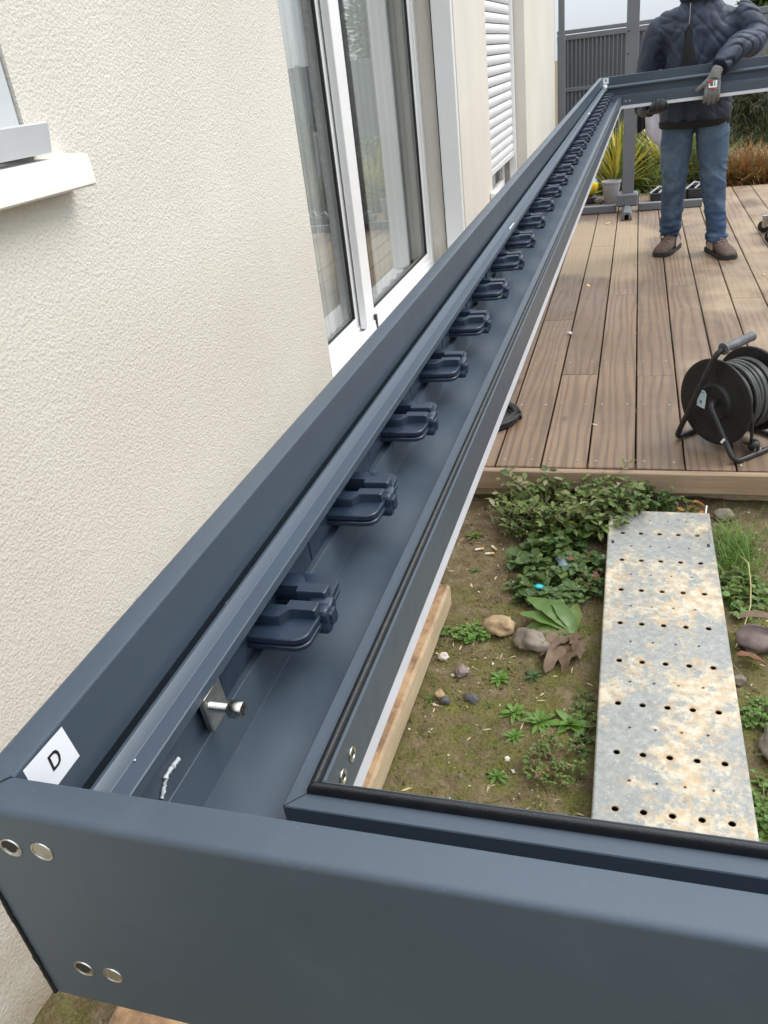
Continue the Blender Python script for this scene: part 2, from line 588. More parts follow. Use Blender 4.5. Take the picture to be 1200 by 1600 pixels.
simple('butt_paper', (.75, .72, .66), .8, var=.1)
simple('butt_filter', (.65, .42, .20), .8, var=.2)
simple('teal_plastic', (.03, .42, .50), .3, var=.2)
simple('clear_scrap', (.12, .16, .20), .2, var=.3)
simple('straw', (.45, .36, .20), .8)
simple('white_gravel', (.78, .77, .75), .8, var=.15, scale=60)
simple('bark', (.10, .075, .055), .9, var=.4)
leafmat('leaf_weed', [(.055, .085, .014), (.115, .17, .03), (.21, .25, .07)])
leafmat('leaf_dark', [(.03, .062, .014), (.065, .12, .026), (.12, .18, .045)])
leafmat('leaf_bright', [(.07, .15, .02), (.11, .22, .03), (.18, .27, .06)])
leafmat('leaf_dry', [(.085, .052, .032), (.155, .10, .06), (.25, .17, .105)], .7, .15)
leafmat('leaf_red', [(.13, .045, .028), (.2, .08, .045), (.16, .14, .04)], .6, .15)
leafmat('leaf_dock', [(.05, .11, .02), (.10, .18, .035), (.18, .24, .07)], .4)
leafmat('stem_weed', [(.13, .13, .05), (.22, .21, .10), (.30, .27, .16)], .7, .1)
leafmat('grass_green', [(.07, .14, .018), (.13, .23, .03), (.22, .29, .06)])
leafmat('yucca_leaf', [(.30, .29, .05), (.55, .47, .09), (.72, .60, .18)], .45)
leafmat('shrub_leaf', [(.06, .10, .03), (.14, .20, .05), (.26, .30, .09)])
leafmat('grass_olive', [(.10, .12, .04), (.20, .21, .08), (.32, .30, .13)])
leafmat('grass_orange', [(.22, .09, .03), (.42, .19, .06), (.55, .30, .11)], .6)
leafmat('conifer_leaf', [(.03, .045, .028), (.065, .085, .05), (.12, .14, .08)], .6, .1)
leafmat('tree_leaf', [(.05, .07, .03), (.11, .14, .05), (.2, .22, .09)])

# ================================================================== THE SETTING
# ------------------------------------------------------------------ ground (one sheet, fine where the camera sees soil)
def lin(a, b, n):
    return [a + (b - a) * i / n for i in range(n)]
gx = [-90, -30, -8, -2.5, -1.4] + lin(-1.05, 0.95, 190) + [.95, 1.1, 1.4, 2, 3, 5, 9, 30, 90]
gy = [-90, -20, -5, -1, -.2, .1, .3] + lin(.45, 2.62, 200) + [2.62, 2.8, 3.2, 4, 5, 6, 7, 8, 8.4, 9, 9.6, 10.2, 11, 12, 13, 15, 18, 25, 45, 90]
def ground_h(x, y):
    h = .020 * nz(x, y, 0, 2.1) + .012 * nz(x, y, 3, 6.5) + .006 * nz(x, y, 5, 17) + .0035 * nz(x, y, 9, 42)
    h += .016 * max(0, nz(x, y, 21, 11) - .2) + .006 * max(0, nz(x, y, 33, 30) - .1)
    k = 1.0
    if y > 2.62 or y < .3: k = .3
    h = h * k
    if y > 8.3: h += min(.1, (y - 8.3) * .3)
    return h
gm = MB()
nxg, nyg = len(gx), len(gy)
gm.add([(x, y, ground_h(x, y)) for y in gy for x in gx],
       [(j * nxg + i, j * nxg + i + 1, (j + 1) * nxg + i + 1, (j + 1) * nxg + i) for j in range(nyg - 1) for i in range(nxg - 1)])
tag(gm.build('ground', M['soil'], smooth=180), kind='structure')

# ------------------------------------------------------------------ house
WX = -.97
house = thing('house', 'cream rendered house with sliding window and white roller shutter along the beam', 'house', (WX, 4, 0))
HX = Vector((WX, 4, 0))
def hb(mb, name, mat, parent=house, smooth=35, off=HX):
    mb.v = [tuple(Vector(p) - off) for p in mb.v]
    return mb.build(name, mat, parent, smooth)
OPEN = [(.25, 1.268, 1.335, 2.45, .16), (2.49, 5.05, .28, 2.6, .36), (6.13, 8.26, .28, 2.6, .30)]   # y0 y1 z0 z1 depth
ys = sorted({-7.0, 11.3} | {o[0] for o in OPEN} | {o[1] for o in OPEN})
zs = sorted({-.2, 3.0} | {o[2] for o in OPEN} | {o[3] for o in OPEN})
mb = MB()
for i in range(len(ys) - 1):
    for j in range(len(zs) - 1):
        yc, zc = (ys[i] + ys[i + 1]) / 2, (zs[j] + zs[j + 1]) / 2
        if any(o[0] < yc < o[1] and o[2] < zc < o[3] for o in OPEN): continue
        mb.add([(WX, ys[i], zs[j]), (WX, ys[i + 1], zs[j]), (WX, ys[i + 1], zs[j + 1]), (WX, ys[i], zs[j + 1])], [(0, 1, 2, 3)])
for (a, b, c, d, dp) in OPEN:
    x1 = WX - dp
    mb.add([(WX, a, c), (WX, b, c), (WX, b, d), (WX, a, d), (x1, a, c), (x1, b, c), (x1, b, d), (x1, a, d)],
           [(0, 4, 5, 1), (1, 5, 6, 2), (2, 6, 7, 3), (3, 7, 4, 0)])
# end wall round the corner, far walls
mb.add([(WX, 11.3, -.2), (-9, 11.3, -.2), (-9, 11.3, 3.0), (WX, 11.3, 3.0), (-9, -7, -.2), (-9, -7, 3.0), (WX, -7, -.2), (WX, -7, 3.0)],
       [(0, 1, 2, 3), (1, 4, 5, 2), (4, 6, 7, 5)])
hb(mb, 'wall', M['render'], smooth=0)
mb = MB()
for i in range(2):
    s = 1 if i else -1
mb.add([(WX + .02, -7.1, 3.004), (WX + .02, 11.4, 3.004), (-9.1, 11.4, 3.004), (-9.1, -7.1, 3.004), (-5, 11.4, 4.6), (-5, -7.1, 4.6)],
       [(0, 1, 4, 5), (1, 2, 4), (2, 3, 5, 4), (3, 0, 5), (3, 2, 1, 0)])
hb(mb, 'roof', M['roof_tile'], smooth=0)
# dark rooms behind the openings
for (a, b, c, d, dp) in OPEN:
    x1 = WX - dp - .004
    x2 = x1 - 2.6
    mb = MB()
    mb.add([(x1, a - .4, c - .05), (x1, b + .4, c - .05), (x1, b + .4, d + .2), (x1, a - .4, d + .2), (x2, a - .4, c - .05), (x2, b + .4, c - .05), (x2, b + .4, d + .2), (x2, a - .4, d + .2)],
           [(4, 5, 6, 7), (0, 1, 5, 4), (1, 2, 6, 5), (2, 3, 7, 6), (3, 0, 4, 7)])
    hb(mb, 'room', M['room'], smooth=0)

# near window: sill slab, guide rail, sill end block, frame
mb = MB()
mb.v, mb.f, mb.m = [], [], []
prof = [(-1.12, 1.288), (-.921, 1.284), (-.917, 1.2875), (-.9195, 1.331), (-.923, 1.3355), (-.930, 1.337), (-1.12, 1.346)]
y0, y1 = .12, 1.352
mb.rings([[V(x, y, z) for x, z in [(p[0] + (WX - p[0]) * k, p[1] + (1.315 - p[1]) * k * .5) for p in prof]] for y, k in ((y0, 0), (y1 - .005, 0), (y1 - .0015, .03), (y1, .09))])
hb(mb, 'window_sill', M['white_paint'])
mb = MB()
mb.rings([[V(-.968, yy, 1.347), V(-.968 + wd, yy, 1.347), V(-.968 + wd + .004, yy + sh, 1.391), V(-.968 + wd - .004, yy + sh, 1.3935), V(-.968 + wd - .007, yy + sh, 1.388), V(-.968, yy + sh, 1.386)] for yy, wd, sh in ((.9, .040, 0), (1.262, .040, .004), (1.274, .032, .006))])
hb(mb, 'sill_end_block', M['grey_pvc'])
mb = MB()
mb.bb((WX - .1, 1.205, 1.36), (WX - .004, 1.264, 2.44), .003)
mb.bb((WX - .14, 1.16, 1.35), (WX - .1, 1.264, 2.44), .003)
hb(mb, 'shutter_guide', M['grey_pvc'])
wn = MB()
wn.bb((WX - .135, .26, 1.36), (WX - .10, .32, 2.44), .003); wn.bb((WX - .135, .32, 1.36), (WX - .10, 1.16, 1.43), .003); wn.bb((WX - .135, .32, 2.37), (WX - .10, 1.16, 2.44), .003)
wnd = hb(wn, 'window', M['white_pvc'])
hb(MB().bb((WX - .122, .32, 1.43), (WX - .116, 1.16, 2.37)), 'pane', M['glass'], wnd)

# sliding window: outer frame, two leaves with glass and gaskets, sill, shutter guides
FX = -1.23
sl = MB()
sl.bb((FX - .05, 2.5, .30), (FX + .05, 2.56, 2.59), .003)
sl.bb((FX - .05, 4.985, .30), (FX + .05, 5.046, 2.59), .003)
sl.bb((FX - .05, 2.56, 2.53), (FX + .05, 4.985, 2.59), .003)
sl.bb((FX - .05, 2.56, .30), (FX + .05, 4.985, .325), .002)
sl.bb((FX - .006, 2.56, .325), (FX + .002, 4.985, .345), .001)
sl.bb((FX + .040, 2.56, .325), (FX + .048, 4.985, .345), .001)
slide = hb(sl, 'sliding_window', M['white_pvc'])
sill = MB()
sill.bb((FX + .052, 2.495, .262), (WX + .012, 5.046, .292), .004)
hb(sill, 'threshold', M['white_paint'], slide)
def leaf_frame(ya, yb, xc, wl, wr):
    lf = MB()
    zt, zb = 2.525, .332
    lf.bb((xc - .018, ya, zb), (xc + .018, ya + wl, zt), .003)
    lf.bb((xc - .018, yb - wr, zb), (xc + .018, yb, zt), .003)
    lf.bb((xc - .018, ya + wl, zb), (xc + .018, yb - wr, zb + .062), .003)
    lf.bb((xc - .018, ya + wl, zt - .06), (xc + .018, yb - wr, zt), .003)
    o = hb(lf, 'window_leaf', M['white_pvc'], slide)
    g = MB()
    a, b, c, d = ya + wl, yb - wr, zb + .062, zt - .06
    t = .012
    x0, x1 = xc + .0035, xc + .016
    g.bb((x0, a, c), (x1, a + t, d)); g.bb((x0, b - t, c), (x1, b, d)); g.bb((x0, a + t, c), (x1, b - t, c + .006)); g.bb((x0, a + t, d - t), (x1, b - t, d))
    hb(g, 'glazing_gasket', M['gasket_black'], slide)
    hb(MB().bb((xc - .002, a + .001, c + .001), (xc + .002, b - .001, d - .001)), 'pane', M['glass'], slide)
leaf_frame(2.565, 3.70, FX - .022, .07, .13)
leaf_frame(3.60, 4.98, FX + .022, .13, .06)
mb = MB(); mb.bb((FX + .041, 3.705, .30), (FX + .054, 3.728, .37), .002)
hb(mb, 'stile_end_cap', M['gasket_black'], slide)
mb = MB()
mb.bb((WX - .108, 5.006, .293), (WX - .006, 5.0475, 2.59), .002)
mb.bb((WX - .112, 5.0, .293), (WX - .108, 5.0475, 2.59), .0005)
hb(mb, 'shutter_guide', M['white_pvc'], house)
mb = MB(); mb.bb((WX - .122, 5.02, .293), (WX - .1125, 5.0475, 2.59))
hb(mb, 'guide_brush', M['gasket_black'], house)
# curtains inside (hang from a rail, pleated)
def curtain(ya, yb, x, amp, per, z0=.36, z1=2.5):
    mb = MB(); n = int((yb - ya) / per * 12); vs, fs = [], []
    for i in range(n + 1):
        y = ya + (yb - ya) * i / n
        a = amp * math.sin(2 * math.pi * (y - ya) / per) + amp * .5 * math.sin(2 * math.pi * (y - ya) / per * 2.3 + 1)
        for z, k in ((z0, 1.25), ((z0 + z1) / 2, 1), (z1, .8)):
            vs.append((x + a * k, y, z))
    for i in range(n):
        for j in range(2):
            q = i * 3 + j
            fs.append((q, q + 3, q + 4, q + 1))
    mb.add(vs, fs)
    hb(mb, 'curtain', M['curtain'], house, 180)
curtain(4.12, 4.99, FX - .062, .010, .16)
curtain(3.72, 4.06, FX - .062, .008, .09)
curtain(3.06, 3.42, FX - .062, .008, .08)
curtain(3.46, 3.62, FX - .10, .008, .06)
curtain(2.6, 3.0, FX - .10, .012, .14)

# roller shutter on the second opening, each slat its own piece
SX = WX - .13
shut = MB()
shut.bb((SX - .03, 6.14, 2.50), (SX + .035, 8.25, 2.59), .002)
rs = hb(shut, 'roller_shutter', M['white_pvc'])
hb(MB().bb((SX - .03, 6.14, .285), (SX + .035, 6.18, 2.498), .002), 'guide_rail', M['white_pvc'], rs)
hb(MB().bb((SX - .03, 8.20, .285), (SX + .035, 8.252, 2.498), .002), 'guide_rail', M['white_pvc'], rs)
pit = .0725
sm = MB()
pr = [(-.008, 0), (.004, .002), (.010, .012), (.0125, .03), (.011, .05), (.004, .064), (-.008, .0675)]
sm.rings([[V(x, yy, z) for x, z in pr] for yy in (-1.008, 1.008)])
slat0 = None
for k in range(26):
    z = .60 + k * pit
    if slat0 is None:
        slat0 = sm.build('slat', M['shutter_white'], rs)
        slat0.location = Vector((SX, 7.19, z)) - HX
    else:
        link_copy(slat0, 'slat', rs, Vector((SX, 7.19, z)) - HX)
mb = MB(); mb.bb((SX - .008, 6.182, .555), (SX + .013, 8.198, .597), .003)
hb(mb, 'bottom_bar', M['shutter_white'], rs)
wd2 = MB()
wd2.bb((SX - .12, 6.14, .285), (SX - .08, 6.22, 2.58), .003); wd2.bb((SX - .12, 8.17, .285), (SX - .08, 8.25, 2.58), .003); wd2.bb((SX - .12, 6.22, .285), (SX - .08, 8.17, .36), .003)
w2 = hb(wd2, 'window', M['white_pvc'])
hb(MB().bb((SX - .105, 6.22, .36), (SX - .099, 8.17, 2.58)), 'pane', M['glass'], w2)
curtain(6.2, 8.2, SX - .16, .02, .14)
# small outdoor socket on the wall between the two windows
sk = MB(); sk.bb((WX + .001, 6.0, .44), (WX + .035, 6.09, .56), .008); sk.bb((WX + .035, 6.015, .455), (WX + .05, 6.075, .52), .006)
hb(sk, 'wall_socket', M['white_pvc'])

# ------------------------------------------------------------------ timber deck: every plank a piece
DZ = .14
DY0, DY1, DX0, DX1 = 2.558, 8.22, -.94, 3.2
dk = MB()
for k in range(12):
    yy = 2.60 + k * .5
    dk.bb((DX0 + .02, yy, .0), (DX1 - .02, yy + .045, DZ - .0275))
deck = tag(dk.build('deck', M['sawn'], smooth=0, loc=(0, 0, 0)), kind='structure')
PITCH = .1583
plank_meshes = {}
def plank(x0, x1, ya, yb, zoff):
    key = (round(x1 - x0, 3), round(yb - ya, 2))
    if key not in plank_meshes:
        b = MB(); b.box((0, 0, 0), (key[0], key[1], .027), None, .0028)
        plank_meshes[key] = b.build('plank', M['deck_wood'], deck)
        o = plank_meshes[key]
    else:
        o = link_copy(plank_meshes[key], 'plank', deck, (0, 0, 0))
    o.location = ((x0 + x1) / 2, (ya + yb) / 2, DZ - .0135 + zoff)
    o.rotation_euler = (0, rnd(-.004, .004), rnd(-.0006, .0006))
k0 = -7
joints = {-2: [3.47, 6.05], 0: [3.44, 5.9], -1: [4.75], 1: [4.9], 2: [3.2, 6.3], 3: [4.6], -3: [4.3], -4: [3.1, 5.9], 4: [5.6], 5: [3.9]}
for k in range(k0, 21):
    xa = .035 + k * PITCH + .0035
    xb = xa + PITCH - .0065
    if k == k0: xa = DX0
    if xb > DX1: break
    cut = [DY0] + joints.get(k, [rnd(3.2, 5.2), rnd(5.6, 7.4)] if k % 2 else [rnd(3.6, 6.8)]) + [DY1 + rnd(-.004, .004)]
    for a, b in zip(cut, cut[1:]):
        plank(xa, xb, a + .0012, b - .0012, rnd(-.0012, .0012))
fb = MB(); fb.box((0, 0, 0), (DX1 - DX0, .027, .075), None, .004)
m = Mat('fascia_wood', (.3, .2, .13), .6)
co = m.co(scale=(.04, 1, 1))
f1 = m.noise(co, 120, 4); f2 = m.noise(m.co(scale=(.3, 1, 1)), 9, 4)
m.base(m.mix(m.math('MULTIPLY', m.g(f1, .4, .7), .5), m.ramp(f2, [(.3, (.26, .175, .11)), (.7, (.38, .275, .18))]), (.20, .125, .075)))
m.bump(f1, .3, .002)
M['fascia_wood'] = m.mat
o = fb.build('fascia_board', M['fascia_wood'], deck, loc=((DX0 + DX1) / 2, 2.541, DZ - .0375 - .004))
# deck screws in the near plank ends and at joists
scr = MB(); scr.lathe([(.0001, .0012), (.0042, .0012), (.0048, 0)], (0, 0, 0), (0, 0, 1), 8, False)
s0 = None
for k in range(-4, 5):
    for yy in (2.61, 3.12, 3.62):
        for dx in (.028, PITCH - .034):
            p = (.035 + k * PITCH + dx, yy + rnd(-.006, .006), DZ + .0008)
            if s0 is None:
                s0 = scr.build('screw', M['steel_dull'], deck); s0.location = p
            else:
                link_copy(s0, 'screw', deck, p)

# ------------------------------------------------------------------ fence across the back of the garden
FY = 12.0
fence = thing('garden_fence', 'grey garden fence of upright ribs, then flat panels behind the person', 'fence', (1, FY, .05))
FO = Vector((1, FY, .05))
def fbuild(mb, name, mat=None, smooth=35):
    return hb(mb, name, mat or M['anthracite_far'], fence, smooth, FO)
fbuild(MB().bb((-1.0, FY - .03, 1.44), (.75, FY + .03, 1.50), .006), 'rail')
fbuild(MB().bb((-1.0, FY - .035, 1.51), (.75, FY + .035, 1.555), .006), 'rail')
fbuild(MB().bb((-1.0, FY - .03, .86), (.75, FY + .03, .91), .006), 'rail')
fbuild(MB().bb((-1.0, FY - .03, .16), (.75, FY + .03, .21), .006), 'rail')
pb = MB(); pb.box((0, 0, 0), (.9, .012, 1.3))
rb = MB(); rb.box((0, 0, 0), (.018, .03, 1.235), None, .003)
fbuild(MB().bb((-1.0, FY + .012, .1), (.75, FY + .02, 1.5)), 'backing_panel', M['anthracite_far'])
r0 = None
for k in range(34):
    p = Vector((-.97 + k * .0505, FY - .006, .825)) - FO
    if r0 is None:
        r0 = rb.build('rib', M['anthracite_far'], fence); r0.location = p
    else:
        link_copy(r0, 'rib', fence, p)
for k in range(5):
    xa = .78 + k * 1.25
    fbuild(MB().bb((xa + .035, FY - .008, .1), (xa + 1.215, FY + .008, 1.46), .003), 'panel')
    fbuild(MB().bb((xa + .035, FY - .022, 1.462), (xa + 1.215, FY + .022, 1.535), .006), 'cap_rail')
    fbuild(MB().bb((xa - .03, FY - .03, .02), (xa + .03, FY + .03, 1.56), .004), 'post')

pst = MB()
pst.bb((-.035, -.035, 0), (.035, .035, 3.1), .004); pst.bb((-.042, -.042, 0), (.042, .042, 1.45), .005); pst.bb((-.07, -.07, 0), (.07, .07, .012), .003)
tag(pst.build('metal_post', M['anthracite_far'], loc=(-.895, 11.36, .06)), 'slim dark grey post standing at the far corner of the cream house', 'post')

# ================================================================== THE PERGOLA FRAME
FM = Matrix(((0.9996327944048548, 0.01747482065957775, -0.02071006985157106),
             (-0.017843795174180506, 0.9996829096703727, -0.01776736015168076),
             (0.020393021456450493, 0.01813038212209648, 0.9996276376331257)))
FP = CAM + Vector((-.3133, .2043, -.2930))
frame = thing('pergola_frame', 'long anthracite aluminium pergola frame with louvre brackets, held above the ground', 'frame', FP)
frame.rotation_euler = FM.to_euler()
LV, LU = 5.292, 3.1          # length of the long side, width of the frame
PROF = [(0, -.160)] + [(.0042 - .0042 * math.cos(math.radians(q)), -.0042 + .0042 * math.sin(math.radians(q))) for q in (0, 15, 30, 45, 60, 75, 90)] + [(.0200, 0), (.0211, -.0004), (.0215, -.0014),
        (.0215, -.0465), (.0100, -.0465), (.0100, -.0760), (.0278, -.0760), (.0278, -.0462), (.0285, -.0452), (.0308, -.0450), (.0314, -.0455), (.0359, -.0520), (.0364, -.0523),
        (.0486, -.0523), (.0493, -.0530), (.0493, -.0604), (.0486, -.0608), (.0465, -.0608), (.0465, -.0570), (.0320, -.0570), (.0320, -.1012),
        (.0390, -.1012), (.0394, -.1016), (.0446, -.1300), (.0452, -.1310), (.0462, -.1312),
        (.1085, -.1312), (.1099, -.1306), (.1105, -.1292), (.1105, -.1092), (.1112, -.1085), (.1228, -.1085), (.1234, -.1090), (.1234, -.1120),
        (.1296, -.1120), (.1296, -.1068), (.1301, -.1062), (.1316, -.1062), (.1322, -.1068), (.1322, -.1500), (.1290, -.1500), (.1290, -.160)]
GASK = [(.1264 + .0040 * math.cos(a), -.1080 + .0058 * math.sin(a)) for a in [2 * math.pi * k / 12 for k in range(12)]]
STRIP = [(.1292, -.1502), (.1319, -.1502), (.1319, -.1665), (.1312, -.1672), (.1292, -.1672)]
e = .0004
def side(kind):
    """maps profile (u, w) to frame coordinates at both mitred ends"""
    if kind == 'L': return (lambda u, w: V(u, u + e, w)), (lambda u, w: V(u, LV - u - e, w))
    if kind == 'F': return (lambda u, w: V(LU - u - e, u, w)), (lambda u, w: V(u + e, u, w))
    if kind == 'B': return (lambda u, w: V(u + e, LV - u, w)), (lambda u, w: V(LU - u - e, LV - u, w))
    if kind == 'R': return (lambda u, w: V(LU - u, LV - u - e, w)), (lambda u, w: V(LU - u, u + e, w))
beams = {}
for kind, nm in (('L', 'side_beam'), ('F', 'front_beam'), ('B', 'back_beam'), ('R', 'side_beam')):
    f0, f1 = side(kind)
    mb = MB(); mb.prism(PROF[::-1], f0, f1)
    beams[kind] = mb.build(nm, M['anthracite'], frame, 20)
    mb = MB(); mb.prism(GASK, f0, f1)
    mb.build('rubber_gasket', M['rubber'], beams[kind], 60)
    mb = MB(); mb.prism(STRIP[::-1], f0, f1)
    mb.build('edge_strip', M['light_strip'], beams[kind], 30)
beams['L']['label'] = 'long side beam with a row of dark brackets in its channel'
beams['F']['label'] = 'near beam with screw holes at its left end'
beams['B']['label'] = 'far beam held by the person'
BL, BF, BB = beams['L'], beams['F'], beams['B']

# louvre pivot bracket
def bracket_mesh():
    mb = MB()
    # channel plate behind
    mb.bb((.0322, -.0898, -.1008), (.0345, .0898, -.0574), .0006)
    def wing(s):
        # rounded plate outline in (u, v)
        pts = [(.0345, .0105)] + [(.0840, .0105)]
        cx, cy, rr = .0715, .0318, .0117
        out = [(.0345, .0135), (.0570, .0135), (.0580, .0065), (.0815, .0065), (.0840, .0090)]
        for k in range(9):
            a = math.radians(0 + 90 * k / 8)
            out.append((cx + rr * math.cos(a), cy + rr * math.sin(a)))
        out.append((.0345, .0435))
        def plate(sc, z0, z1):
            def fz(z, ins):
                return lambda u, v: V(.0345 + (u - .0345) * (1 - ins / .05), s * (.0255 + (v - .0255) * (1 - ins / .018)), z)
            rs_ = []
            for z, ins in ((z0, .0006), (z0 + .0007, 0), (z1 - .0009, 0), (z1, .0008)):
                g = fz(z, ins + sc); rs_.append([g(u, v) for u, v in out])
            if s < 0: rs_ = [r[::-1] for r in rs_]
            mb.rings(rs_)
        plate(0, -.0850, -.0795)
        plate(.0018, -.0866, -.0852)
        plate(0, -.0915, -.0868)
        # raised S rib
        rib = [(.0345, .0125), (.0575, .0125), (.0582, .0055), (.0822, .0055), (.0832, .0065), (.0832, .0165), (.0825, .0175), (.0645, .0175), (.0615, .0190), (.0590, .0235), (.0565, .0270), (.0540, .0280), (.0345, .0280)]
        rs_ = []
        cu, cv = .058, .0165
        for z, k in ((-.0800, 1.0), (-.0728, 1.0), (-.0714, .985), (-.0708, .95)):
            rs_.append([V(max(.0345, cu + (u - cu) * k), s * (cv + (v - cv) * k), z) for u, v in rib])
        if s < 0: rs_ = [r[::-1] for r in rs_]
        mb.rings(rs_)
    wing(1); wing(-1)
    # four-lobed pivot between the wings
    n = 32
    def lobe(r0, u, zc=-.0880):
        out = []
        for k in range(n):
            a = 2 * math.pi * k / n
            r = r0 * (1 + .20 * math.cos(4 * a + math.pi))
            out.append(V(u, r * math.cos(a), zc + r * math.sin(a)))
        return out
    mb.rings([lobe(.0115, .070), lobe(.0125, .0715), lobe(.0125, .0868), lobe(.0112, .0885)])
    mb.rings([lobe(.0060, .0885), lobe(.0055, .0905)])
    return mb
br0 = bracket_mesh().build('louvre_bracket', M['bracket_plastic'], BL, 30)
vpos = [.278 + .1833 * k for k in range(27)]
br0.location = (0, vpos[0], 0)
for v_ in vpos[1:]:
    link_copy(br0, 'louvre_bracket', BL, (0, v_ + rnd(-.0012, .0012), rnd(-.0004, .0004)), (0, rnd(-.012, .012), rnd(-.006, .006)))
br1 = link_copy(br0, 'louvre_bracket', beams['R'], (LU, vpos[0], 0), (0, 0, math.pi))
for v_ in vpos[1:]:
    link_copy(br0, 'louvre_bracket', beams['R'], (LU, v_, 0), (0, 0, math.pi))

# stainless cap bolt and its clamping plate
bp = MB(); Rz = Matrix.Rotation(math.radians(20), 3, 'X')
bp.box((.0380, .1685, -.0860), (.006, .025, .032), Matrix.Rotation(math.radians(3), 3, 'X'), .0012)
bp.build('clamp_plate', M['steel_dull'], BL, 30)
bt = MB()
thr = []
for k in range(26):
    thr.append((.0034 + (.0005 if k % 2 else 0), .0405 + k * .00062))
bt.lathe(thr, (0, .161, -.0815), (1, 0, 0), 14, False)
bt.lathe([(.0034, .0560), (.0056, .0562), (.0062, .0570), (.0062, .0655), (.0057, .0664), (.0034, .0664), (.0031, .0620), (.0001, .0620)], (0, .161, -.0815), (1, 0, 0), 24, False)
bt.build('cap_bolt', M['steel'], BL, 40)
bh = MB(); bh.lathe([(.0030, .0622), (.0001, .0622)], (0, .161, -.0815), (1, 0, 0), 6, False)
bh.build('bolt_socket', M['hole_dark'], BL)

def fillet_screw(beam, at, ax, r=.0055):
    s = MB(); s.lathe([(r * 1.05, 0), (r * 1.0, .0006), (r * .55, .0009), (r * .5, .0002), (.0001, .0002)], at, ax, 18, False)
    s.build('flat_screw', M['steel'], beam, 40)
    s = MB()
    axv = Vector(ax)
    s.lathe([(r * .42, .0004), (.0001, .0004)], at, ax, 5, False)
    s.build('screw_recess', M['hole_dark'], beam)
fillet_screw(BL, (.1324, .176, -.128), (1, 0, 0))
fillet_screw(BL, (.1324, .156, -.1285), (1, 0, 0))
fillet_screw(BB, (.155, LV - .1324, -.128), (0, -1, 0))
fillet_screw(BB, (.178, LV - .1324, -.128), (0, -1, 0))

# countersunk holes in the near face: left of each pair open, right one with its screw
for (u, w_, filled) in ((.026, -.026, 0), (.0455, -.0245, 1), (.0315, -.127, 0), (.0505, -.127, 1)):
    r = .0064
    mb = MB()
    mb.lathe([(r, -.0001), (r * .97, .0005), (r * .86, .0005), (r * .80, .0001)], (u, 0, w_), (0, -1, 0), 26, False)
    mb.build('countersink', M['steel'], BF, 40)
    mb = MB()
    mb.lathe([(r * .82, .0002), (.0001, .0002)], (u, 0, w_), (0, -1, 0), 22, False)
    mb.build('screw_head' if filled else 'screw_hole', M['steel_dull'] if filled else M['hole_dark'], BF)
    if not filled:
        mb = MB(); mb.lathe([(r * .80, .0003), (r * .55, .0003)], (u, 0, w_), (0, -1, 0), 22, False)
        mb.v = [p for p in mb.v]
        n = 22
        keep = [f for f in mb.f if sum(mb.v[i][2] for i in f) / len(f) < w_ - .0008]
        mb.f = keep; mb.m = [0] * len(keep)
        mb.build('countersink_edge', M['steel'], BF)

# black sealant squeezed out of the outer corner joint
mb = MB()
mb.tube([(-.0006 + .0008 * nz(k * 1.7), -.0006 + .0006 * nz(k * 1.3, 5), -.002 - .158 * k / 46) for k in range(47)], [.0011 + .0010 * abs(nz(k * 2.1, 9)) for k in range(47)], 7)
mb.build('corner_sealant', M['sealant_black'], BF, 60)
mb = MB()
mb.tube([(.0003 + .0208 * k / 10, .0005 + .0208 * k / 10, .0002) for k in range(11)], .0005, 5)
mb.build('mitre_joint', M['sealant_black'], BF, 60)
mb = MB()
mb.tube([(.1108 + .0128 * k / 6, .1108 + .0128 * k / 6, -.1084) for k in range(7)], .0005, 5)
mb.build('mitre_joint', M['sealant_black'], BF, 60)
# gap clips seen in the slot behind the near beam
for uu in (.155, .185, .21):
    MB().bb((uu, .036, -.126), (uu + .012, .048, -.104), .001).build('slot_clip', M['bracket_plastic'], BF)

# sticker with the letter D, on the inside of the outer wall
st = MB()
U0 = .0217
st.add([(U0, .0275, -.0025), (U0, .0600, -.0035), (U0, .0630, -.0290), (U0, .0290, -.0300)], [(0, 3, 2, 1)])
stk = st.build('sticker', M['sticker'], BL, 0)
dl = MB()
def dpt(a, b):                      # letter box: a across (towards the far end), b up
    return V(U0 + .0002, .0435 + a * .0080, -.0205 + b * .0105)
outer = [(0, 0), (.62, 0), (.88, .12), (1, .38), (1, .66), (.86, .9), (.6, 1), (0, 1)]
inner = [(.2, .16), (.55, .16), (.72, .24), (.8, .42), (.8, .62), (.7, .76), (.53, .84), (.2, .84)]
dl.add([dpt(*p) for p in outer] + [dpt(*p) for p in inner], [(i, (i + 1) % 8, 8 + (i + 1) % 8, 8 + i) for i in range(8)])
dl.build('letter_d', M['ink'], BL, 0)
# sticker and white stop at the far corner
st = MB(); vb = LV - .0217
st.add([(.0235, vb, -.0030), (.0560, vb, -.0030), (.0560, vb, -.0330), (.0235, vb, -.0330)], [(0, 3, 2, 1)])
st.build('sticker', M['sticker'], BB, 0)
mk = MB()
mk.add([(.034, vb - .0003, -.023), (.038, vb - .0003, -.023), (.0405, vb - .0003, -.013), (.043, vb - .0003, -.023), (.047, vb - .0003, -.023), (.042, vb - .0003, -.009), (.039, vb - .0003, -.009)], [(0, 1, 2, 6), (6, 2, 5), (2, 3, 4, 5)])
mk.build('letter_mark', M['ink'], BB, 0)
mk = MB(); mk.lathe([(.0001, 0), (.013, .001), (.015, .005), (.015, .030), (.012, .034), (.0001, .034)], (.034, vb - .022, -.070), (0, 0, 1), 16, False)
mk.build('white_stop', M['white_pvc'], BB, 40)
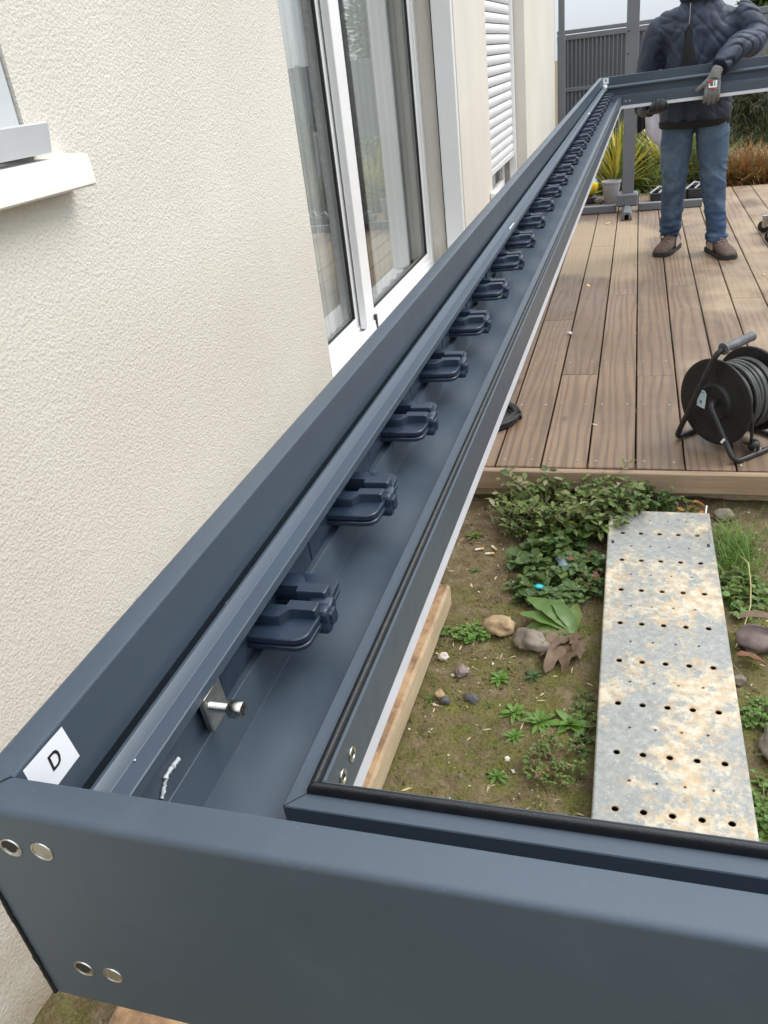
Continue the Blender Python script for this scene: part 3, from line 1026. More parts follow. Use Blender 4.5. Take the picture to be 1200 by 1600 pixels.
# sealant smears and chips
def smear(pts, r, name='sealant_smear', beam=BL, mat='sealant'):
    mb = MB(); mb.tube(pts, [r * (.5 + 1.5 * abs(nz(i * 1.37 + .5, r * 900))) for i in range(len(pts))], 7)
    return mb.build(name, M[mat], beam, 60)
smear([(.0333 + .0004 * nz(k * 1.7), .097 + .026 * k / 22 + .0016 * nz(k * .9, 3), -.1010 + .009 * min(1, k / 9) + .0012 * nz(k * 1.1, 8) - .001 * max(0, k - 12) / 10) for k in range(23)], .0021)
smear([(.0225, .2385, -.0545), (.0235, .2400, -.0525), (.0245, .2415, -.0515)], .0022, 'white_chip')
# light scuffs
smear([(.044, 1.515, -.0520), (.0445, 1.545, -.0518), (.0448, 1.575, -.0518)], .0016)
smear([(.026, 1.60, -.0500), (.026, 1.607, -.0498)], .002, 'white_chip')
smear([(.0380, .083, -.0515), (.0382, .084, -.0513)], .0007, 'white_chip')
smear([(.046, 3.75, -.0515), (.046, 3.78, -.0512)], .004)

# ================================================================== THINGS ON THE GROUND
# squared timber lying under the side of the frame
tb = MB(); tb.box((0, 0, 0), (.285, 1.75, .075), None, .007)
for i, p in enumerate(tb.v):
    tb.v[i] = (p[0] + .003 * nz(p[1] * 9, p[0] * 9), p[1] + .006 * nz(p[0] * 7, p[2] * 9), p[2])
tag(tb.build('timber', M['sawn'], loc=(-.640, 1.035, .042), rot=(0, 0, math.radians(-1.5))), 'thick sawn timber plank lying on the soil below the long beam', 'timber')

# perforated steel plank
PW, PL = .308, 1.46
spk = thing('steel_plank', 'perforated galvanised steel plank with rust and cream stains bridging soil and deck', 'plank', (.112, 1.72, .0))
spk.rotation_euler = (0, 0, math.radians(.2))
ZT = .062
big_rows = [2.262 - .1545 * k for k in range(9)]
holes = []
for ry in big_rows:
    for k in range(5):
        holes.append((-.109 + k * .0545, ry - 1.72, .0074))
for a in [big_rows[0] + .1545] + big_rows:
    for k in range(4):
        holes.append((-.082 + k * .0545, a - .078 - 1.72, .0033))
ymax, ymin = 2.402 - 1.72, .905 - 1.72
top = MB()
rowsy = sorted({round(hh[1], 4) for hh in holes})
edges = [ymin] + [(a + b) / 2 for a, b in zip(rowsy, rowsy[1:])] + [ymax]
for i, ry in enumerate(rowsy):
    hs = sorted([hh for hh in holes if abs(hh[1] - ry) < 1e-4])
    xe = [-PW / 2 + .004] + [(a[0] + b[0]) / 2 for a, b in zip(hs, hs[1:])] + [PW / 2 - .004]
    for hh, xa, xb in zip(hs, xe, xe[1:]):
        ya, yb = edges[i], edges[i + 1]
        n = 16
        ring, sq, low = [], [], []
        lift = .0012 if hh[2] < .004 else -.0008
        for k in range(n):
            a = 2 * math.pi * k / n + math.pi / 4
            cx, sx = math.cos(a), math.sin(a)
            ring.append((hh[0] + hh[2] * cx, ry + hh[2] * sx, ZT + lift))
            low.append((hh[0] + hh[2] * .95 * cx, ry + hh[2] * .95 * sx, ZT - .0035))
            tx = ((xb if cx > 0 else xa) - hh[0]) / cx if abs(cx) > 1e-9 else 1e9
            ty = ((yb if sx > 0 else ya) - ry) / sx if abs(sx) > 1e-9 else 1e9
            # map octants to the sides of the cell so that corners are kept
            q = (k % n) / n * 4
            sidx = int(q); fr_ = q - sidx
            cs = [(xb, yb), (xa, yb), (xa, ya), (xb, ya)]
            p, p2 = cs[sidx], cs[(sidx + 1) % 4]
            sq.append((p[0] + (p2[0] - p[0]) * fr_, p[1] + (p2[1] - p[1]) * fr_, ZT))
        mid = [(r_[0] + (r_[0] - hh[0]) * .55, r_[1] + (r_[1] - ry) * .55, ZT) for r_ in ring]
        top.rings([low, ring, mid, sq], cap=False)
top.build('tread', M['galvanised'], spk, 25)
sd_ = MB()
sd_.add([(s_ * x, y, z) for s_ in (1,) for (x, z) in ((PW / 2 - .004, ZT), (PW / 2 - .0012, ZT - .0012), (PW / 2, ZT - .004), (PW / 2, .004)) for y in (ymin, ymax)],
        [(0, 2, 3, 1), (2, 4, 5, 3), (4, 6, 7, 5)])
sd_.add([(-x, y, z) for (x, z) in ((PW / 2 - .004, ZT), (PW / 2 - .0012, ZT - .0012), (PW / 2, ZT - .004), (PW / 2, .004)) for y in (ymin, ymax)],
        [(0, 1, 3, 2), (2, 3, 5, 4), (4, 5, 7, 6)])
sd_.add([(-PW / 2 + .004, ymax, ZT), (PW / 2 - .004, ymax, ZT), (PW / 2 - .002, ymax, .012), (-PW / 2 + .002, ymax, .012)], [(0, 3, 2, 1)])
sd_.build('edge_flange', M['galvanised'], spk, 60)
for sx in (-1, 1):
    b = MB(); b.box((sx * (PW / 2 - .017), 2.205 - 1.72, ZT + .0004), (.008, .016, .0006), None)
    b.build('slot', M['hole_dark'], spk, 0)
    b = MB(); b.box((sx * (PW / 2 + .0004), 2.17 - 1.72, ZT - .018), (.0008, .018, .01), None)
    b.build('slot', M['hole_dark'], spk, 0)
    b = MB(); b.tube([(sx * (PW / 2 - .012), ymax + .001, ZT - .006), (sx * (PW / 2 - .010), ymax + .014, ZT + .004), (sx * (PW / 2 - .008), ymax + .026, ZT + .012)], .004, 6)
    b.build('hook', M['steel_dull'], spk)

def gz(x, y):
    return ground_h(x, y)

# stones
def stone(name, label, x, y, s, mat, seed, rz=0.0, sink=.3, rough=.35):
    mb = MB(); mb.blob((0, 0, 0), s, seed, rough, 26, 18)
    mn = min(s)
    mb.v = [tuple(Vector(p) * (1 + .10 * nz(p[0] / mn * .9, p[1] / mn * .9, p[2] / mn * .9 + seed) + .05 * nz(p[0] / mn * 3, p[1] / mn * 3, p[2] / mn * 3 + seed))) for p in mb.v]
    o = mb.build(name, M[mat], None, 180, (x, y, gz(x, y) + s[2] * (1 - sink)), (0, 0, rz))
    return tag(o, label, 'stone')
stone('stone', 'rounded tan stone beside the bright green clover patch', -.322, 1.80, (.046, .032, .028), 'stone_tan', 3, -.3)
stone('stone', 'grey-brown flat stone between the tan stone and the dock leaves', -.218, 1.745, (.052, .036, .026), 'stone_grey', 5, -.4, .45)
stone('stone', 'purplish stone half covered by a dried leaf, right of the steel plank', .342, 1.80, (.060, .040, .034), 'stone_purple', 8, .3)
stone('stone', 'long grey stone at the right picture edge, beside the steel plank', .352, 1.41, (.034, .085, .03), 'stone_grey', 9, .5)
stone('stone', 'grey stone on the soil right below the deck edge', .315, 2.475, (.032, .022, .022), 'stone_grey', 12, .3)
stone('pebble', 'dark oval pebble in the moss, the right one of two dark pebbles', -.349, 1.518, (.020, .014, .011), 'stone_dark', 21, -.5)
stone('pebble', 'dark round pebble next to the small tan pebble', -.412, 1.497, (.015, .011, .009), 'stone_dark', 22, .1)
stone('pebble', 'small tan pebble left of the dark round pebble', -.428, 1.515, (.012, .014, .010), 'stone_tan', 23, .6)
stone('pebble', 'grey-brown oval pebble below the clover patch', -.388, 1.605, (.017, .020, .012), 'stone_purple', 24, .4)
stone('pebble', 'pale pebble against the timber plank', -.452, 1.66, (.015, .013, .010), 'stone_pale', 26, .0)
stone('pebble', 'tiny white pebble in the middle of the mossy soil', -.234, 1.33, (.006, .006, .005), 'stone_pale', 27)
stone('pebble', 'tiny white pebble beside the grey-brown oval pebble', -.412, 1.595, (.006, .005, .004), 'stone_pale', 28)
stone('pebble', 'grey pebble right of the steel plank below the purplish stone', .283, 1.655, (.017, .015, .013), 'stone_grey', 30)

# crumbs of soil and grit: nobody could count them
gr = MB()
cnt = 0
while cnt < 3200:
    x, y = rnd(-.62, .55), rnd(1.12, 2.52)
    if -.06 < x < .29 and y < 2.42 and rnd(0, 1) < .95: continue
    if nz(x, y, 2, 5) + rnd(-.45, .45) < -.05: continue
    s = rnd(.0012, .0038) if rnd(0, 1) < .93 else rnd(.004, .0085)
    z = gz(x, y)
    gr.mi = random.choices([0, 1, 2], [12, 3, 1])[0]
    a = rnd(0, 6)
    o6 = [V(1, 0, 0), V(0, 1, 0), V(-1, 0, 0), V(0, -1, 0), V(0, 0, .8), V(0, 0, -.8)]
    Rm = Matrix.Rotation(a, 3, 'Z') @ Matrix.Rotation(rnd(0, 3), 3, 'X')
    gr.add([V(x, y, z + s * .3) + (Rm @ (q * s * rnd(.6, 1.3))) for q in o6], [(0, 1, 4), (1, 2, 4), (2, 3, 4), (3, 0, 4), (1, 0, 5), (2, 1, 5), (3, 2, 5), (0, 3, 5)])
    cnt += 1
tag(gr.build('gravel', [M['soil'], M['stone_grey'], M['stone_pale']], None, 60), 'loose crumbs of soil and grit scattered over the ground', 'gravel', kind='stuff')

# moss cushions and seedlings spread through the soil
ms = MB()
for i in range(5200):
    x, y = rnd(-.60, .0), rnd(1.12, 2.2)
    if rnd(0, 1) > .15 + .9 * max(0, min(1, (2.15 - y) / .6)): continue
    if nz(x, y, 7, 6) + .6 * nz(x, y, 3, 17) + rnd(-.25, .25) < .02: continue
    z = gz(x, y)
    for k in range(3):
        a = rnd(0, 6.28); e2 = rnd(.3, 1.3)
        ms.mi = random.choices([0, 1, 2], [5, 3, 1])[0]
        ms.leaf((x + rnd(-.004, .004), y + rnd(-.004, .004), z - .001), V(math.cos(a) * math.cos(e2), math.sin(a) * math.cos(e2), math.sin(e2)), V(0, 0, 1), rnd(.003, .008), rnd(.0015, .003), .6, 2, .2)
for i in range(420):          # bits of dead stem and leaf litter
    x, y = rnd(-.55, .5), rnd(1.15, 2.48)
    if -.05 < x < .275 and y < 2.4: continue
    a = rnd(0, 6.28); z = gz(x, y)
    ms.mi = random.choice([3, 4])
    ms.leaf((x, y, z + .001), V(math.cos(a), math.sin(a), rnd(-.05, .15)), V(0, 0, 1), rnd(.008, .03), rnd(.0012, .006), rnd(-.3, .4), 3, .3)
leafmat('moss_leaf', [(.07, .085, .015), (.14, .15, .03), (.22, .22, .06)], .8, .1)
tag(ms.build('moss', [M['moss_leaf'], M['leaf_weed'], M['leaf_bright'], M['leaf_dry'], M['straw']], None, 180), 'olive moss, seedlings and plant litter covering the damp soil', 'moss', kind='stuff')

# litter
for (x, y, a, lab) in ((-.445, 2.215, .3, 'white cigarette butt lying left of two others on bare soil'), (-.40, 2.235, -.9, 'cigarette butt lying crosswise, the farther of the right-hand pair'), (-.41, 2.205, .1, 'cigarette butt lying flat, the nearer of the right-hand pair')):
    t = thing('cigarette_butt', lab, 'cigarette butt', (x, y, gz(x, y) + .005), (0, 0, a))
    MB().tube([(-.014, 0, 0), (.002, 0, .0005)], .0036, 8).build('paper', M['butt_paper'], t)
    MB().tube([(.002, 0, .0005), (.015, 0, .001)], .0038, 8).build('filter', M['butt_filter'], t)
mb = MB(); mb.blob((0, 0, 0), (.016, .010, .008), 44, .5, 10, 7)
tag(mb.build('plastic_scrap', M['teal_plastic'], None, 180, (-.228, 1.985, gz(-.228, 1.985) + .022), (.2, .3, .4)), 'small bright teal plastic scrap among the weeds', 'litter')
mb = MB()
mb.lathe([(.006, 0), (.013, .004), (.015, .012), (.0145, .03), (.0155, .034), (.0145, .038), (.015, .07), (.010, .085), (.006, .09)], (0, 0, 0), (0, 1, 0), 12)
mb.v = [(p[0] * (1 + .25 * nz(p[1] * 60, 1)), p[1], p[2] * .6 + .004 * nz(p[1] * 70, 7)) for p in mb.v]
tag(mb.build('crushed_bottle', M['clear_scrap'], None, 40, (-.150, 2.075, gz(-.15, 2.08) + .030), (.1, .2, .5)), 'crushed bluish plastic bottle lying in the weeds by the deck', 'litter')

# ------------------------------------------------------------------ plants near the camera
def rosette(name, label, x, y, r, n, mat, cat='weed', up=.45, shape='oval', w=.30):
    t = thing(name, label, cat, (x, y, gz(x, y)))
    mb = MB()
    for ring_, (k, rr, el) in enumerate(((n, r, .25), (max(4, n - 2), r * .75, .6), (max(3, n // 2), r * .45, 1.0))):
        for i in range(k):
            a = 2 * math.pi * (i + .5 * ring_) / k + rnd(-.25, .25)
            e2 = el + rnd(-.15, .15)
            d = V(math.cos(a) * math.cos(e2), math.sin(a) * math.cos(e2), math.sin(e2))
            mb.leaf((0, 0, .002), d, V(0, 0, 1), rr * rnd(.8, 1.15), rr * w * rnd(.8, 1.2), bend=rnd(.3, .8), seg=4, shape=shape)
    mb.build('leaves', M[mat], t, 180)
    return t
rosette('rosette_weed', 'small pale green rosette weed, leftmost of the row in the moss', -.238, 1.49, .040, 8, 'leaf_bright')
rosette('rosette_weed', 'pale green rosette weed, second from the left of the row in the moss', -.172, 1.462, .046, 9, 'leaf_bright')
rosette('rosette_weed', 'small pale green rosette weed just below the row of rosettes', -.228, 1.405, .028, 8, 'leaf_bright')
rosette('rosette_weed', 'lone small green rosette nearest the near beam', -.25, 1.275, .028, 7, 'leaf_bright')
rosette('rosette_weed', 'long-leaved green weed at the right end of the row, by the steel plank', -.100, 1.465, .060, 6, 'leaf_bright', w=.42)
rosette('rosette_weed', 'small green rosette above the timber end pebbles', -.29, 1.60, .034, 8, 'leaf_bright')
rosette('rosette_weed', 'tiny green rosette right of the dark oval pebble', -.30, 1.505, .015, 6, 'leaf_weed')
rosette('rosette_weed', 'tiny green rosette at the foot of the timber plank', -.455, 1.50, .016, 6, 'leaf_weed')
rosette('rosette_weed', 'small weed on bare soil beside the cigarette butts', -.44, 2.10, .025, 7, 'leaf_weed')
rosette('rosette_weed', 'small dark weed on bare soil right of the long beam', -.475, 2.30, .035, 8, 'leaf_weed')
rosette('rosette_weed', 'greyish small rosette beside the brown dried leaf', -.205, 1.62, .028, 7, 'leaf_dark')

def clump(name, label, x, y, rx, ry, h, n, mats, L=(.02, .045), W=.55, stems=40, cat='weed', stemcol='stem_weed', droop=.7):
    """low leafy plant: stems rising from the ground, leaves set along them"""
    t = thing(name, label, cat, (x, y, gz(x, y)))
    lf, stm = MB(), MB()
    for s_ in range(stems):
        a, q = rnd(0, 2 * math.pi), math.sqrt(rnd(0, 1))
        bx, by = math.cos(a) * rx * q * .8, math.sin(a) * ry * q * .8
        hh = h * (1 - .55 * q * q) * rnd(.55, 1.1)
        ln = V(math.cos(a) * rnd(.1, .7) + rnd(-.3, .3), math.sin(a) * rnd(.1, .7) + rnd(-.3, .3), 1)
        ln = ln * (hh / ln.z)
        pts = []
        for i in range(5):
            u = i / 4
            pts.append(V(bx, by, 0) + V(ln.x * u * (.6 + .6 * u), ln.y * u * (.6 + .6 * u), ln.z * (u - .22 * droop * u * u)))
        stm.tube(pts, [.0021 * (1 - .6 * i / 4) for i in range(5)], 4, False)
        k = max(2, int(n / stems * rnd(.7, 1.3)))
        for j in range(k):
            u = rnd(.25, 1.0)
            i0 = min(3, int(u * 4)); p = pts[i0].lerp(pts[i0 + 1], u * 4 - i0)
            a2 = rnd(0, 2 * math.pi); e2 = rnd(-.25, .75)
            d = V(math.cos(a2) * math.cos(e2), math.sin(a2) * math.cos(e2), math.sin(e2))
            l_ = rnd(*L) * (1.15 - .4 * u)
            lf.mi = random.choices(range(len(mats)), [6] + [2] * (len(mats) - 1))[0]
            lf.leaf(p, d, V(rnd(-.3, .3), rnd(-.3, .3), 1), l_, l_ * W * rnd(.75, 1.2), bend=rnd(.2, 1.0), seg=3, fold=rnd(.1, .45))
    lf.build('foliage', [M[q] for q in mats], t, 180)['kind'] = 'stuff'
    stm.build('stem', M[stemcol], t, 180)['kind'] = 'stuff'
    return t
clump('weed_clump', 'tall tangled weed clump growing against the deck edge', -.17, 2.42, .235, .13, .22, 1700, ['leaf_weed', 'leaf_dark', 'stem_weed', 'leaf_weed'], (.020, .052), .48, 170)
clump('weed_clump', 'stalky greyish weed standing at the left end of the tall clump', -.315, 2.36, .085, .10, .14, 520, ['leaf_weed', 'stem_weed', 'leaf_dark'], (.014, .03), .4, 60)
clump('weed_clump', 'leafy weed reaching right from the clump to the top of the steel plank', .065, 2.47, .10, .07, .14, 420, ['leaf_dark', 'leaf_weed'], (.022, .04), .6, 40)
clump('weed_clump', 'round-leaved dark green weed patch in front of the tall clump', -.19, 2.17, .145, .15, .10, 900, ['leaf_dark', 'leaf_dark', 'leaf_weed'], (.022, .044), .85, 70)
clump('weed_clump', 'round-leaved weed around the teal plastic scrap', -.205, 1.985, .11, .085, .06, 380, ['leaf_dark', 'leaf_weed'], (.02, .036), .85, 40)
clump('weed_clump', 'bushy dark weed squeezed between steel plank and dock plant', -.085, 2.08, .05, .15, .08, 240, ['leaf_dark', 'leaf_red'], (.02, .036), .6, 36)
clump('clover_patch', 'bright green clover patch left of the tan stone', -.395, 1.765, .058, .036, .030, 300, ['leaf_bright', 'leaf_bright'], (.010, .017), .9, 60, 'clover')
clump('clover_patch', 'small clover tuft at the left end of the clover patch', -.462, 1.765, .026, .022, .022, 90, ['leaf_weed', 'leaf_bright'], (.010, .016), .9, 20, 'clover')
clump('creeping_weed', 'creeping brownish green weed by the lower left of the steel plank', -.125, 1.33, .085, .10, .028, 460, ['leaf_weed', 'leaf_red', 'leaf_bright'], (.007, .014), .7, 90)
clump('creeping_weed', 'low weed along the left edge of the steel plank near the beam', -.075, 1.47, .03, .14, .035, 220, ['leaf_weed', 'leaf_dark'], (.010, .02), .5, 36)
clump('weed_clump', 'broad-leaved green weed right of the steel plank below the grass', .335, 2.02, .06, .12, .07, 420, ['leaf_weed', 'leaf_bright', 'leaf_dark'], (.018, .03), .8, 60)
clump('creeping_weed', 'green creeping weed at the right picture edge below the grey pebble', .325, 1.545, .055, .06, .035, 320, ['leaf_bright', 'leaf_weed'], (.008, .016), .8, 60)
clump('creeping_weed', 'green creeping weed right of the steel plank, nearest the near beam', .30, 1.27, .04, .10, .04, 320, ['leaf_bright', 'leaf_weed'], (.010, .018), .7, 60)
clump('fallen_leaf_weed', 'yellowing small plant under the deck edge right of the steel plank top', .20, 2.465, .05, .03, .05, 40, ['leaf_weed', 'grass_orange'], (.02, .034), .6, 12)

# dock plant: large single leaves, green and withered
dock = thing('dock_plant', 'dock plant with long green leaves and withered brown ones beside the steel plank', 'plant', (-.115, 1.80, gz(-.115, 1.8)))
def big_leaf(mat, L, W, az, el, bend, curl=0.0, off=(0, 0, .01), fold=.2):
    mb = MB()
    mb.leaf(off, V(math.cos(az) * math.cos(el), math.sin(az) * math.cos(el), math.sin(el)), V(0, 0, 1), L, W, bend, 14, fold, 'oval', curl)
    k_ = 2.2 if mat == 'leaf_dry' else 1.0
    mb.v = [(p[0] + k_ * .005 * nz(p[0] * 50, p[1] * 50, 3), p[1] + k_ * .003 * nz(p[0] * 60, p[1] * 60, 9), p[2] + k_ * .006 * nz(p[0] * 55, p[1] * 55)) for p in mb.v]
    return mb.build('leaf', M[mat], dock, 180)
for a in ((('leaf_dock', .175, .055, 2.55, .55, .7)), ('leaf_dock', .16, .045, 2.95, .42, .5), ('leaf_dock', .13, .045, 2.2, .7, .9), ('leaf_dock', .12, .05, 3.5, .4, .7),
          ('leaf_weed', .13, .04, 3.15, .2, .3, .4), ('leaf_red', .10, .04, 3.4, .25, .6), ('leaf_dry', .17, .045, 3.7, .15, .3, .8), ('leaf_dry', .15, .05, 4.1, .15, .4, -.7),
          ('leaf_red', .12, .05, 3.95, .2, .5, .5), ('leaf_dry', .19, .045, 4.35, .2, .45, .9), ('leaf_dry', .17, .05, 4.62, .25, .6, -.8), ('leaf_dry', .13, .04, 4.0, .4, .9, .6),
          ('leaf_weed', .11, .035, 1.6, .6, .9), ('leaf_dry', .12, .04, 4.9, .2, .3, .4)):
    big_leaf(*a)

# dried leaves and a straw on the right
def dry_leaf(label, x, y, L, W, az, mat, z=.01, bend=.8):
    mb = MB(); mb.leaf((0, 0, 0), V(math.cos(az), math.sin(az), .25), V(0, 0, 1), L, W, bend, 7, .5, 'oval', .7)
    mb.v = [(p[0], p[1], p[2] + .006 * nz(p[0] * 50, p[1] * 50)) for p in mb.v]
    tag(mb.build('dry_leaf', M[mat], None, 180, (x, y, gz(x, y) + z)), label, 'leaf')
dry_leaf('curled brown leaf draped over the purplish stone', .295, 1.83, .12, .05, -.2, 'leaf_dry', .075)
dry_leaf('reddish dead leaf on the soil below the purplish stone', .282, 1.735, .075, .035, -.35, 'leaf_red', .02)
dry_leaf('orange dead leaf under the deck edge behind the steel plank', .235, 2.44, .045, .03, .5, 'grass_orange', .025)
dry_leaf('yellow dead leaf close to the deck edge at the upper right', .215, 2.49, .05, .03, -.5, 'grass_orange', .04)
mb = MB(); mb.tube([(.33, 2.16, .06), (.345, 2.10, .075), (.338, 1.98, .08), (.33, 1.90, .07), (.30, 1.80, .045), (.285, 1.77, .03)], .0016, 5)
tag(mb.build('straw', M['straw'], None, 180), 'thin dry straw bent over the weeds right of the steel plank', 'straw')

# grass right of the steel plank
ga = MB()
for i in range(520):
    if i < 380:
        x, y = .325 + random.gauss(0, .035), 2.22 + random.gauss(0, .07); L = rnd(.05, .13)
    else:
        x, y = rnd(.285, .50), rnd(1.25, 2.45); L = rnd(.03, .07)
    a = rnd(0, 6.28); e2 = rnd(.7, 1.45)
    ga.mi = 0 if rnd(0, 1) < .8 else 1
    ga.leaf((x, y, gz(x, y)), V(math.cos(a) * math.cos(e2), math.sin(a) * math.cos(e2), math.sin(e2)), V(0, 0, 1), L, .0035, rnd(.3, 1.5), 4, .2, 'blade')
tag(ga.build('grass', [M['grass_green'], M['leaf_bright']], None, 180), 'tuft of fine green grass right of the steel plank', 'grass', kind='stuff')

# ================================================================== THINGS ON THE DECK
# cable reel
reel = thing('cable_reel', 'black cable reel wound with grey cable on a bent tube stand', 'cable reel', (.273, 2.725, DZ), (0, 0, math.atan2(.694, .72)))
CY, CZ, RD = -.013, .172, .147
def flange(x0, sgn):
    mb = MB()
    mb.lathe([(.012, .010), (.058, .010), (.062, .006), (.066, .002), (.080, 0), (.128, .001), (.138, .004), (RD, .002), (RD + .001, -.003), (RD - .002, -.007), (.06, -.006), (.012, -.006)], (x0, CY, CZ), (sgn, 0, 0), 48, False)
    return mb.build('flange', M['reel_black'], reel, 30)
fl1 = flange(0, -1)
flange(.175, 1)
for k in range(6):
    a = math.radians(25 + 60 * k)
    MB().lathe([(.006, .0022), (.0001, .0022)], (0, CY + .108 * math.cos(a), CZ + .108 * math.sin(a)), (-1, 0, 0), 10, False).build('rivet_hole', M['hole_dark'], fl1)
MB().lathe([(.05, 0), (.05, .175)], (0, CY, CZ), (1, 0, 0), 24).build('drum', M['reel_black'], reel)
# the wound cable: layers of one long helix with slack turns
pts = []
tot = 13 * 40
for i in range(tot + 1):
    q = i / 40
    a = -2 * math.pi * q
    lay = .098 + .014 * abs(math.sin(q * .9)) + .006 * nz(q * .7)
    xx = .016 + .142 * (q / 13) + .006 * nz(q * 1.3, 4)
    sag = .006 * max(0, -math.sin(a)) * (1 + nz(q, 8))
    pts.append((xx, CY + (lay + sag) * math.cos(a), CZ + (lay + sag) * math.sin(a)))
cb = MB(); cb.tube(pts, .0062, 7)
cb.build('cable', M['cable_grey'], reel, 80)
cb = MB(); pts = []
for i in range(9 * 36 + 1):
    q = i / 36; a = 2 * math.pi * q + 1
    lay = .085 + .008 * nz(q * 1.1, 3)
    pts.append((.02 + .135 * (q / 9), CY + lay * math.cos(a), CZ + lay * math.sin(a)))
cb.tube(pts, .0062, 6)
cb.build('cable', M['cable_grey'], reel, 80)
cb = MB()
cb.tube([(.05, CY - .108, CZ - .02), (.04, CY - .125, CZ - .09), (.06, CY - .11, CZ - .135), (.09, CY - .06, CZ - .155), (.10, CY - .10, CZ - .157), (.07, CY - .118, CZ - .15)], .0055, 7)
cb.build('cable_end', M['tube_black'], reel, 80)
pg = MB(); pg.lathe([(.008, 0), (.017, .004), (.019, .012), (.019, .03), (.014, .036), (.008, .038)], (.09, CY - .10, .027), (-.7, -.5, .1), 16)
plug = pg.build('plug', M['tube_black'], reel, 40)
MB().tube([(.063, CY - .125, .026), (.050, CY - .135, .024)], .0024, 6).build('plug_pin', M['steel'], plug)
MB().tube([(.072, CY - .138, .030), (.059, CY - .148, .028)], .0024, 6).build('plug_pin', M['steel'], plug)
def bendpath(ps, r=.03, n=5):
    ps = [Vector(p) for p in ps]; out = [ps[0]]
    for a, b, c in zip(ps, ps[1:], ps[2:]):
        d0, d1 = (a - b), (c - b)
        rr = min(r, d0.length * .45, d1.length * .45)
        p0, p1 = b + d0.normalized() * rr, b + d1.normalized() * rr
        for k in range(n + 1):
            t = k / n
            out.append(p0 * (1 - t) ** 2 + b * 2 * t * (1 - t) + p1 * t * t)
    return out + [ps[-1]]
MB().tube(bendpath([(.03, -.043, .368), (-.036, -.036, .362), (-.036, .112, .011), (.215, .118, .011), (.215, .02, .011)], .035), .0095, 10).build('stand_tube', M['tube_black'], reel, 60)
MB().tube(bendpath([(-.012, CY - .012, CZ + .012), (-.040, CY - .018, CZ + .006), (-.040, -.145, .0105), (.215, -.150, .0105), (.215, .02, .0105)], .03), .0095, 10).build('stand_tube', M['tube_black'], reel, 60)
mb = MB(); mb.lathe([(.011, .002), (.020, .0), (.020, .006), (.0145, .010), (.0148, .030), (.0155, .045), (.0165, .060), (.0160, .062), (.0165, .066), (.0158, .068), (.0165, .072), (.0158, .075), (.0155, .125), (.0165, .130), (.0150, .134), (.004, .135)], (-.020, -.043, .367), (.995, 0, .09), 20)
mb.build('grip', M['grip_grey'], reel, 40)
mb = MB(); mb.add([(-.0115, .050, .208), (-.0115, .022, .206), (-.0115, .014, .196), (-.0115, .018, .142), (-.0115, .052, .146)], [(0, 1, 2, 3, 4)])
stk = mb.build('sticker', M['label_blue'], fl1, 0)
MB().add([(-.0118, .040, .168), (-.0118, .032, .170), (-.0118, .030, .160), (-.0118, .038, .157)], [(0, 1, 2, 3)]).build('sticker_print', M['ink_blue'], fl1, 0)
MB().add([(-.0118, .046, .200), (-.0118, .024, .198), (-.0118, .024, .195), (-.0118, .046, .197)], [(0, 1, 2, 3)]).build('sticker_print', M['ink_blue'], fl1, 0)
MB().lathe([(.018, .0105), (.018, .014), (.0001, .014)], (0, CY, CZ), (-1, 0, 0), 20, False).build('hub_cap', M['tube_black'], reel)
MB().box((-.0500, -.100, .075), (.002, .008, .02), Matrix.Rotation(.6, 3, 'X')).build('paint_scrape', M['sticker'], reel)

# coil of black hose half hidden by the beam
coil = MB()
pts = []
for i in range(5 * 40 + 1):
    q = i / 40; a = 2 * math.pi * q
    r = .138 - .011 * (q % 2.5) + .003 * nz(q * 3)
    pts.append((r * math.cos(a), r * math.sin(a), .010 + .016 * int(q / 2.5) + .003 * nz(q * 2, 5)))
coil.tube(pts, .0098, 8)
coil.lathe([(.0001, .002), (.1, .002), (.112, .006), (.112, .012), (.0001, .012)], (0, 0, 0), (0, 0, 1), 32, False)
tag(coil.build('hose_coil', M['reel_black'], None, 80, (-.540, 2.965, DZ)), 'flat black coil on the deck, half hidden behind the long beam', 'coil')

# small bits on the deck
def chip(label, x, y, s, mat, seed, name='wood_chip', cat='wood chip'):
    mb = MB(); mb.blob((0, 0, 0), s, seed, .5, 9, 6)
    tag(mb.build(name, M[mat], None, 60, (x, y, DZ + s[2] * .85), (0, 0, seed)), label, cat)
chip('pale pebble lying alone on a plank gap of the deck', -.286, 4.04, (.013, .011, .009), 'stone_pale', 51, 'pebble', 'stone')
chip('pale wood chip on the deck right of the long beam', -.245, 4.98, (.028, .010, .003), 'butt_filter', 52)
chip('orange wood shaving behind the cable reel handle', .330, 3.33, (.030, .010, .004), 'grass_orange', 53)
chip('tan wood chip left of the orange shaving', .300, 3.42, (.016, .006, .003), 'butt_filter', 54)
chip('tiny pale chip in front of the cable reel foot', .365, 2.585, (.006, .004, .003), 'stone_pale', 55)
chip('pale chip on the plank near the weed clump', -.115, 2.92, (.013, .003, .002), 'butt_paper', 56)
chip('tan chip beside the cross base of the post', -.19, 6.85, (.022, .012, .006), 'butt_filter', 57)
chip('pale flake on the deck below the right shoe', .72, 5.05, (.012, .01, .004), 'butt_filter', 58)

